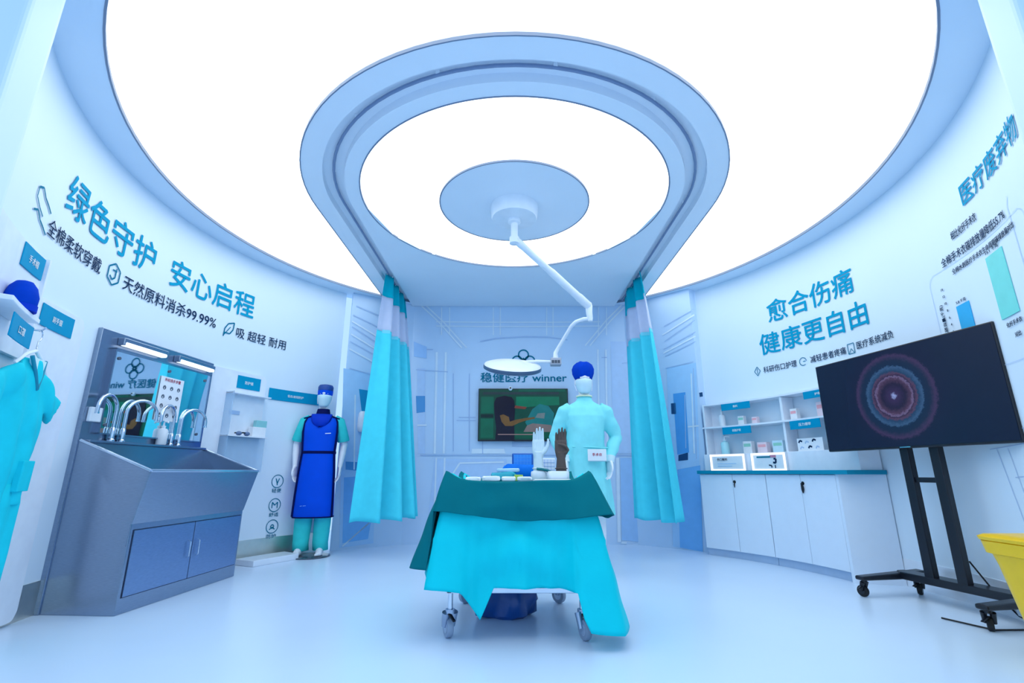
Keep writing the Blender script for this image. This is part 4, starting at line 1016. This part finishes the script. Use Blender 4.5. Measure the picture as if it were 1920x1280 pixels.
# ---- gowned mannequin behind the trolley
GL = (.68, 4.56, 0)
gm = thing('mannequin', GL, 'white mannequin in pale aqua surgical gown and blue cap standing behind the draped trolley', 'mannequin')
G = Fig(gm, GL, 0)
me = baked(body_shape((.27, .03, 1.17), (.195, -.09, .955), (-.05, -.12, -1), .3), .0048, 3, .4)
G.add(me, 'body', M_mann, smooth=True, sharp=0)
face_mask(G)
mb = MB(); mb.stack([(0, y, z, a, b) for z, a, b, y in ((1.712, .078, .1, .004), (1.73, .088, .108, .006), (1.765, .102, .12, .012), (1.81, .106, .122, .016), (1.85, .09, .105, .02), (1.878, .058, .066, .02), (1.889, .01, .012, .02))], 32)
me = mb.data('c')
for v in me.vertices: v.co += v.co.normalized() * .012 * noise.noise(v.co * 26)
cpo = G.add(me, 'surgical_cap', M_cap, smooth=True, sharp=0)
G.add(MB().tube([(-.02, .11, 1.74), (.0, .135, 1.70), (.03, .13, 1.66)], [.012, .018, .006], 8), 'cap_tie', M_cap, cpo, smooth=True)
mb = MB()
mb.stack([(0, y, z, a, b) for z, a, b, y in ((.495, .228, .185, .01), (.6, .225, .18, .01), (.8, .205, .172, .008), (.95, .19, .162, .004), (1.1, .172, .148, -.004), (1.25, .178, .142, -.012), (1.36, .196, .135, -.01), (1.43, .18, .115, 0), (1.475, .13, .09, .004), (1.50, .085, .078, .004), (1.53, .068, .072, .0), (1.548, .066, .07, 0))], 40)
for s in (-1, 1):
    e = Vector((s*.275, .03, 1.17)); w = Vector((s*.198, -.085, .965))
    mb.tube([(s*.13, 0, 1.42), (s*.185, 0, 1.40), (s*.235, .012, 1.29), e, e*.5 + w*.5, w], [.075, .076, .068, .06, .052, .04], 18)
me = baked(mb, .0075, 4)
for v in me.vertices:
    p = v.co; a = math.atan2(p.x, -p.y); low = max(0, 1.15 - p.z)
    n_ = Vector((p.x, p.y, 0)).normalized()
    amp = .016*low*sin(9*a + 1.1) + .008*low*sin(17*a + 3*p.z)
    if abs(p.x) > .17 and p.z > .9: amp += .003*sin(52*p.z + 14*p.x) + .008*noise.noise(p*15)
    amp += .014*noise.noise(Vector((p.x*8, p.y*8, p.z*2.2)))
    amp += .007*sin(11*(p.z*1.0 + abs(p.x)*2.2)) * max(0, min(1, (p.z - .9)*4)) * (1 if p.y < 0 else .3)
    v.co = p + n_*amp
gw = G.add(me, 'surgical_gown', M_gown, smooth=True, sharp=0)
G.add(MB().tube(ring_pts(0, 0, 1.548, .068, .072), .008, 8), 'neck_binding', mat('cream_cloth', (238, 240, 208), .7), gw, smooth=True)
for s in (-1, 1):
    w = Vector((s*.198, -.085, .965)); G.add(MB().tube([w + Vector((s*.008, .01, .035)), w + Vector((-s*.002, -.005, -.02))], [.042, .034], 18), 'cuff', mat('cuff_white', (214, 240, 248), .7), gw, smooth=True)
G.add(MB().tube([(-.14, -.12, 1.08), (.0, -.162, 1.075), (.12, -.135, 1.07), (.19, -.05, 1.075)], .006, 8), 'waist_tie', M_gown, gw, smooth=True)
gc = thing('name_card', (GL[0]+.065, GL[1]-.19, .95), 'small white card with red print fixed to the front of the aqua gown', 'card')
gx, gz = GL[0]+.065, 1.005
put(MB().box(gx-.082, gx+.082, GL[1]-.196, GL[1]-.188, gz-.05, gz+.05), 'card', M_white, gc, bevel=.003)
mb = text_on(MB(), '手术衣', lambda x, y: Vector((gx + x, GL[1]-.1975, gz + .004 + y)), width=.085, bold=.012)
put(mb, 'lettering', mat('print_rose', (206, 70, 90), .5), gc)
put(MB().box(gx-.08, gx+.08, GL[1]-.197, GL[1]-.19, gz-.056, gz-.05), 'lower_edge', mat('card_edge', (130, 190, 206), .5), gc)

# ---- apron mannequin on the left
AL = (-2.165, 5.60, .012)
am_ = thing('mannequin', (AL[0], AL[1], 0), 'white mannequin in royal blue lead apron and cap standing against the left wall', 'mannequin')
A = Fig(am_, AL, R_(12))
put(MB().lathe((AL[0]+.02, AL[1]-.05, 0), [(.205, 0), (.21, .004), (.21, .010), (.20, .012)], n=40), 'base_plate', mat('base_glass', (70, 84, 100), .2), am_, smooth=True)
me = baked(body_shape((.255, .03, 1.15), (.235, -.03, .90), (-.02, -.1, -1), .3), .0048, 3, .4)
A.add(me, 'body', M_mann, smooth=True, sharp=0)
face_mask(A)
mb = MB(); mb.stack([(0, y, z, a, b) for z, a, b, y in ((1.725, .08, .104, .004), (1.77, .083, .107, .006), (1.80, .084, .106, .01), (1.822, .074, .094, .012), (1.832, .03, .04, .012))], 32)
cpo = A.add(mb, 'surgical_cap', mat('cap_navy', (24, 70, 150), .6, vary=.2, scale=40), smooth=True, sharp=0)
A.add(MB().stack([(0, .004, z, a, b) for z, a, b in ((1.70, .079, .104), (1.735, .083, .108), (1.755, .084, .109))], 32), 'cap_band', M_apron, cpo, smooth=True)
# scrub trousers and short sleeves
for s in (-1, 1):
    mb = MB(); mb.stack([(s*x, y, z, a, b) for z, a, b, x, y in ((.045, .082, .09, .1, .0), (.12, .082, .085, .1, .01), (.3, .086, .086, .098, .006), (.5, .09, .088, .095, 0), (.8, .095, .1, .088, 0))], 26)
    me = mb.data('t')
    for v in me.vertices: v.co.x += .006*sin(30*v.co.z); v.co += Vector((v.co.x - s*.098, v.co.y, 0)).normalized() * .008*noise.noise(v.co*14)
    A.add(me, 'trouser_leg', M_scrub2, smooth=True, sharp=0)
    e = Vector((s*.255, .03, 1.15))
    A.add(MB().tube([(s*.13, 0, 1.425), (s*.18, 0, 1.40), (s*.215, .012, 1.30), (s*.243, .022, 1.20), (s*.246, .024, 1.185)], [.06, .068, .064, .066, .062], 20), 'scrub_sleeve', M_scrub2, smooth=True, sharp=60)
mb = MB(); mb.stack([(0, y, z, a, b) for z, a, b, y in ((.375, .205, .135, -.01), (.38, .208, .138, -.01), (.6, .2, .138, -.01), (.85, .188, .135, -.008), (1.0, .176, .13, -.008), (1.06, .172, .128, -.008), (1.15, .178, .13, -.01), (1.28, .185, .135, -.012), (1.37, .182, .13, -.01), (1.43, .165, .105, 0), (1.462, .13, .085, .004))], 48, 2.7)
apn = A.add(mb, 'lead_apron', M_apron, smooth=True, sharp=70)
def side_path(sgn, f=.93):
    out = []
    for z, a, b, y in ((1.45, .15, .092, .002), (1.40, .176, .118, -.006), (1.28, .187, .136, -.012), (1.06, .174, .129, -.008), (.85, .19, .136, -.008), (.6, .202, .139, -.01), (.39, .208, .138, -.01)):
        out.append((sgn*a*.97, y - b*.52, z))
    return out
for sgn in (-1, 1): A.add(MB().tube(side_path(sgn), .011, 8, flat=1.0), 'side_binding', M_apr_d, apn, smooth=True)
mb = MB(); ph = []
for i in range(49):
    t = 2*pi*i/48; c, d = cos(t), sin(t); c = math.copysign(abs(c)**(2/2.7), c); d = math.copysign(abs(d)**(2/2.7), d); ph.append((.208*c, -.01 + .138*d, .382))
A.add(MB().tube(ph, .007, 6), 'hem_binding', M_apr_d, apn, smooth=True)
mb = MB(); rows = []
for z, k in ((1.045, 1.02), (1.05, 1.035), (1.07, 1.035), (1.075, 1.02)):
    rows.append([(x*.172/.208*k, -.008 + (y+.01)*.128/.138*k, z) for x, y, _ in ph[:-1]])
mb.loft(rows); A.add(mb, 'belt', M_apr_d, apn, smooth=True)
for sgn in (-1, 1): A.add(MB().hexa([(sgn*.10, -.075, 1.452), (sgn*.19, -.06, 1.425), (sgn*.19, .06, 1.425), (sgn*.10, .07, 1.452), (sgn*.10, -.075, 1.47), (sgn*.195, -.06, 1.44), (sgn*.195, .06, 1.44), (sgn*.10, .07, 1.47)]), 'shoulder_strap', M_apr_d, apn, bevel=.004)
# thyroid collar: neck band and rounded bib
A.add(MB().stack([(0, .0, z, a, b) for z, a, b in ((1.452, .085, .085), (1.49, .078, .08), (1.535, .068, .073), (1.545, .066, .071))], 32), 'collar_band', M_apr_d, smooth=True)
mb = MB(); rows = []
for i in range(7):
    k = i / 6; w = .105 * math.sqrt(max(0.02, 1 - k**2.2)); z = 1.475 - .135*k
    rows.append([(w*(2*j/12 - 1), -.088 - .062*min(1, k*1.7) + .03*(2*j/12-1)**2 - .006, z) for j in range(13)])
mb.grid(rows); bib = A.add(mb, 'thyroid_bib', M_apr_c, smooth=True, sharp=0); so = bib.modifiers.new('t', 'SOLIDIFY'); so.thickness = .014; so.offset = 1
A.add(MB().tube([(rows[i][-1]) for i in range(7)] + [rows[6][j] for j in range(11, 0, -1)] + [rows[i][0] for i in range(6, -1, -1)], .008, 8), 'bib_binding', M_apr_d, bib, smooth=True)
mb = MB(); pl_ = lambda x, z: (x, -.158, z); stroke(mb, lambda x, y: Vector((.095 + x, -.1555 + .0, 1.262 + y)), [(-.03, 0), (.03, .004)], .008); A.add(mb, 'chest_print', M_signtx, apn)
mb = MB(); stroke(mb, lambda x, y: Vector((-.09 + x, -.1515, .50 + y)), [(-.03, 0), (-.008, .003)], .006); stroke(mb, lambda x, y: Vector((-.09 + x, -.1515, .50 + y)), [(.0, .002), (.03, .004)], .006); A.add(mb, 'hem_print', mat('apron_print', (110, 160, 236), .5), apn)

# ------------------------------------------------------------------ trolley
TX0, TX1, TY0, TY1, TZ = -.355, .40, 2.90, 3.66, .79
tr = thing('trolley', ((TX0+TX1)/2, (TY0+TY1)/2, 0), 'steel wheeled instrument trolley hidden under green and cyan drapes', 'trolley')
put(MB().box(TX0, TX1, TY0, TY1, TZ-.045, TZ-.02), 'top_tray', M_steel, tr, bevel=.004)
for x in (TX0+.02, TX1-.02):
    for y in (TY0+.02, TY1-.02):
        put(MB().cyl((x, y, .13), (x, y, .838), .0135), 'post', M_chrome, tr, smooth=True)
        pass
put(MB().box(TX0, TX1, TY0, TY0+.028, .225, .255), 'lower_rail', M_chrome, tr, bevel=.004); put(MB().box(TX0, TX1, TY1-.028, TY1, .225, .255), 'lower_rail', M_chrome, tr, bevel=.004)
for x in (TX0, TX1-.028): put(MB().box(x, x+.028, TY0, TY1, .225, .255), 'lower_rail', M_chrome, tr, bevel=.004)
put(MB().box(TX0+.02, TX1-.02, TY0+.02, TY1-.02, .236, .242), 'lower_shelf', M_steel, tr)
M_hub = mat('caster_hub', (196, 208, 226), .3, .6)
for x, y, an in ((TX0+.02, TY0+.02, 2.0), (TX1-.02, TY0+.02, -1.2), (TX0+.02, TY1-.02, .6), (TX1-.06, TY1-.02, 2.4)):
    caster('caster', tr, (x, y), .145, .052, .03, an, mat('caster_fork', (170, 184, 206), .25, .8), mat('caster_wheel', (150, 166, 190), .4), M_hub)
    put(MB().tube([(x, y-.02, .125), (x+.03, y-.06, .10)], [.012, .01], 8, flat=.5), 'brake_pedal', M_black, tr)
def interp(tab, q):
    q = q % 4.0; ks = tab + [(tab[0][0] + 4.0, tab[0][1])]
    for (a, v), (b, w) in zip(ks, ks[1:]):
        if a <= q <= b:
            k = (q - a) / (b - a); return v + (w - v) * k
    return ks[-1][1]
def drape(name, m, label, z_off, inset, hem, flare, seed, amp, per=64, rows_n=34, crease=()):
    x0, x1, y0, y1 = TX0 - .012 + inset, TX1 + .028 - inset, TY0 - .04 + inset, TY1 + .03 - inset
    cs = [(x0, y0), (x1, y0), (x1, y1), (x0, y1)]; ns = [(0, -1), (1, 0), (0, 1), (-1, 0)]
    Q = []; 
    for s in range(4):
        for i in range(per):
            k = i / per; a, b = cs[s], cs[(s+1) % 4]; q = s + k
            p = Vector((a[0] + (b[0]-a[0])*k, a[1] + (b[1]-a[1])*k)); n = Vector(ns[s])
            c = .10
            if k < c: n = n*(.5 + .5*k/c) + Vector(ns[s-1])*(.5 - .5*k/c)
            if k > 1-c: n = n*(.5 + .5*(1-k)/c) + Vector(ns[(s+1) % 4])*(.5 - .5*(1-k)/c)
            dc = min(k, 1-k) * (abs(b[0]-a[0]) + abs(b[1]-a[1]))
            zt = TZ + .008 + .052*math.exp(-(dc/.06)**1.5) + .004*sin(9*k+seed)
            Q.append((q, p, n.normalized(), zt))
    ctr = Vector(((x0+x1)/2, (y0+y1)/2)); R = []
    for t in (0, .3, .6, .8, .9, .95):       # inner rings of the top
        R.append([(*(ctr + (p - ctr)*max(t, .01)), TZ + .0035*max(0, t-.5) + z_off + (zt - TZ)*(max(0, t-.8)/.2)**2) for q, p, n, zt in Q])
    R.append([(p.x, p.y, zt + z_off) for q, p, n, zt in Q])
    for r in range(1, rows_n + 1):
        t = r / rows_n; row = []
        for q, p, n, zt in Q:
            zh = interp(hem, q) + .0012*sin(40*q); z = zt + (zh - zt)*t
            f = interp(flare, q) * (t ** .8)
            dz = TZ - z; w = amp * min(1.6, dz/.3) * (sin(2*pi*2.1*q + seed) + .4*sin(2*pi*5.1*q + seed*2 + 2*dz) + .10*sin(2*pi*11*q + 3*dz))
            k = q % 1.0
            w += amp * 1.6 * sin(24*dz - 7*abs(k-.5)) * math.sin(pi*k)**2 * min(1, dz/.12)      # swags between the corners
            w += .010 * noise.noise(Vector((p.x*5, p.y*5, z*6)))
            for cz in crease: w += .006 * math.exp(-((z - cz)/.008)**2)
            w = max(w, -.012 - .5*f)
            o = p + n*(.006 + f + w)
            row.append((o.x, o.y, z + z_off*(1-t)))
        R.append(row)
    mb = MB(); mb.grid(R, True)
    o = put(mb, name, m, None, smooth=True, sharp=0, base=((x0+x1)/2, (y0+y1)/2, TZ))
    so = o.modifiers.new('t', 'SOLIDIFY'); so.thickness = .003; so.offset = 1
    return tag(o, label, 'drape')
drape('surgical_drape', M_cyan, 'cyan drape hanging nearly to the floor below the green cloth of the trolley', 0.0, .022,
      [(0, .27), (.10, .25), (.235, .105), (.33, .26), (.5, .262), (.912, .258), (.927, .085), (1.0, .068), (1.14, .07), (1.2, .25), (2, .3), (2.5, .3), (3, .3), (3.6, .34), (3.93, .32)],
      [(0, .13), (.15, .04), (.5, .035), (.8, .04), (.93, .13), (1, .20), (1.1, .20), (1.3, .14), (2, .04), (3, .04), (3.7, .07), (3.95, .12)], 1.0, .012, crease=(.505,))
drape('surgical_drape', M_green, 'dark green cloth spread over the trolley top with raised corners', .012, -.006,
      [(0, .655), (.15, .635), (.5, .60), (.85, .612), (1, .64), (1.2, .6), (2, .6), (3, .5), (3.3, .42), (3.6, .38), (3.90, .345), (3.97, .35)],
      [(0, .065), (.2, .03), (.5, .03), (.8, .035), (.95, .10), (1, .13), (1.1, .14), (1.4, .1), (2, .03), (3, .06), (3.5, .13), (3.9, .165)], 1.0, .012)
bg = MB()
for i in range(1): bg.loft([[(-.045 + w*1.08*cos(t)*(1+.12*sin(5*t+z*20)), 3.36 + d*sin(t)*(1+.1*sin(4*t)), z) for t in [2*pi*i/40 for i in range(40)]] for z, w, d in ((.0, .13, .09), (.02, .165, .11), (.1, .175, .12), (.17, .165, .11), (.215, .13, .08))])
me = bg.data('b')
for v in me.vertices: v.co += Vector((v.co.x+.045, v.co.y-3.36, 0))*.25*noise.noise(v.co*16)
bo = fin(me, 'plastic_bag', M_bag, None, smooth=True, base=(-.045, 3.36, 0)); tag(bo, 'crumpled navy plastic bag on the floor under the trolley', 'bag')

# ------------------------------------------------------------------ things on the trolley
TT = TZ + .0185
def forearm_model(root_name, x, y, z0, h, m, label, side, curl, thumb_in, base_m):
    t = thing(root_name, (x, y, z0), label, 'hand model')
    L = .178; wz = z0 + h - L*1.0
    mb = MB(); mb.tube([(x-.002, y, z0+.02), (x, y, z0+(wz-z0)*.5), (x, y, wz-.02), (x, y, wz+.02)], [.036, .034, .028, .027], 18)
    hand(mb, (x, y, wz), (0, 0, 1), (0, -1, 0), (side, 0, 0), 1.0, curl, thumb_in=thumb_in, tight=.9, fan=.0 if not thumb_in else .004)
    fin(baked(mb, .0026, 3, .6), 'gloved_hand', m, t, smooth=True, sharp=0)
    put(MB().tube(ring_pts(x, y, z0+.075, .037, .037, 24), .004, 8), 'glove_cuff', m, t, smooth=True)
    put(MB().lathe((x, y, z0), [(.048, 0), (.05, .006), (.05, .05), (.045, .058)], n=28), 'stand', base_m, t, smooth=True)
    return t
forearm_model('hand_model', .170, 3.20, TT, .335, M_glove, 'raised white gloved hand model on the draped trolley', 1, .16, False, M_white)
forearm_model('hand_model', .318, 3.24, TT, .335, M_brown, 'raised brown gloved hand model with folded thumb on the draped trolley', 1, .12, True, M_white)
def parcel(name, x0, x1, y0, y1, h, m, label, cat, group=None, wob=.006, z=TT):
    mb = MB(); n = 10; rows = []
    for k, zz in ((.9, 0), (1, .2), (1, .75), (.9, 1)):
        cx, cy = (x0+x1)/2, (y0+y1)/2; r = rr(cx, cy, z + h*zz, (x1-x0)/2*k, (y1-y0)/2*k, min(x1-x0, y1-y0)*.2, 4); rows.append(r)
    mb.loft(rows); me = mb.data('p')
    for v in me.vertices:
        d = noise.noise_vector(v.co*23)*wob
        if v.co.z < z + .001: d.z = 0
        v.co += d
    o = fin(me, name, m, None, smooth=True, base=((x0+x1)/2, (y0+y1)/2, z)); return tag(o, label, cat, group)
GR = 'white folded gauze packs along the front of the trolley'
parcel('gauze_pack', -.275, -.185, 2.95, 3.05, .022, M_pack, 'leftmost white gauze pack on the green trolley cloth', 'gauze pack', GR)
parcel('gauze_pack', -.175, -.07, 2.95, 3.06, .03, M_pack, 'second white gauze pack from the left on the green trolley cloth', 'gauze pack', GR)
parcel('gauze_pack', -.06, .02, 2.95, 3.05, .026, M_pack, 'third white gauze pack from the left on the green trolley cloth', 'gauze pack', GR)
parcel('gauze_pack', .03, .12, 2.95, 3.05, .024, M_pack, 'white gauze pack just left of the white gloved hand model', 'gauze pack', GR)
wbx = parcel('dressing_box', .215, .335, 2.98, 3.12, .058, M_white, 'white box in front of the brown gloved hand model', 'box', wob=.001)
parcel('paper_sheet', .125, .35, 2.925, 2.97, .012, M_pack, 'flat white paper strip at the front right of the trolley top', 'paper', wob=.002)
parcel('instrument_pack', -.14, .03, 3.22, 3.40, .05, mat('pack_teal', (0, 168, 190), .5), 'cyan wrapped pack lying behind the white gauze packs', 'pack', wob=.012)
parcel('towel', -.10, .05, 3.24, 3.36, .022, mat('towel_pale', (176, 216, 250), .7), 'pale blue folded towel on top of the cyan wrapped pack', 'towel', wob=.006, z=TT+.052)
parcel('wrapped_bundle', -.07, .20, 3.46, 3.62, .10, M_bluew, 'bright blue wrapped bundle at the back of the trolley top', 'bundle', wob=.014)
parcel('instrument_tip', .015, .07, 3.17, 3.20, .035, mat('tip_yellow', (196, 226, 96), .5), 'small yellow green tip beside the pale blue towel', 'instrument', wob=.004)
pn = thing('display_tablet', (.08, 3.64, TT), 'blue gridded panel standing behind the bright blue bundle', 'panel')
put(MB().box(.00, .155, 3.632, 3.648, TT, TT+.185), 'frame', mat('tablet_blue', (24, 96, 176), .4), pn, bevel=.008)
put(MB().box(.012, .143, 3.629, 3.633, TT+.02, TT+.175), 'face', mat('tablet_face', (50, 150, 230), .4), pn)
mb = MB()
for i in range(6): mb.box(.016+.0235*i, .018+.0235*i, 3.6275, 3.63, TT+.02, TT+.175); mb.box(.012, .143, 3.6275, 3.63, TT+.03+.024*i, TT+.032+.024*i)
put(mb, 'grid_print', mat('tablet_grid', (96, 180, 240), .5), pn)
pn = thing('display_tablet', (.25, 3.64, TT), 'white gridded panel standing between the two raised hand models', 'panel')
put(MB().box(.205, .315, 3.632, 3.648, TT, TT+.15), 'frame', M_white, pn, bevel=.006)
mb = MB()
for i in range(5): mb.box(.21+.024*i, .2115+.024*i, 3.6295, 3.632, TT+.01, TT+.14); mb.box(.208, .312, 3.6295, 3.632, TT+.015+.026*i, TT+.0165+.026*i)
put(mb, 'grid_print', mat('grid_pale', (150, 186, 236), .5), pn)
rg = put(MB().tube([(.155, 3.16, TT+.072), (.185, 3.155, TT+.07), (.225, 3.17, TT+.062), (.245, 3.19, TT+.05)], [.008, .008, .009, .011], 8), 'tourniquet_band', mat('band_green', (0, 120, 130), .5), None, smooth=True, base=(.2, 3.17, TT+.05)); 
tag(rg, 'short green band lying across the base of the white gloved hand', 'band')
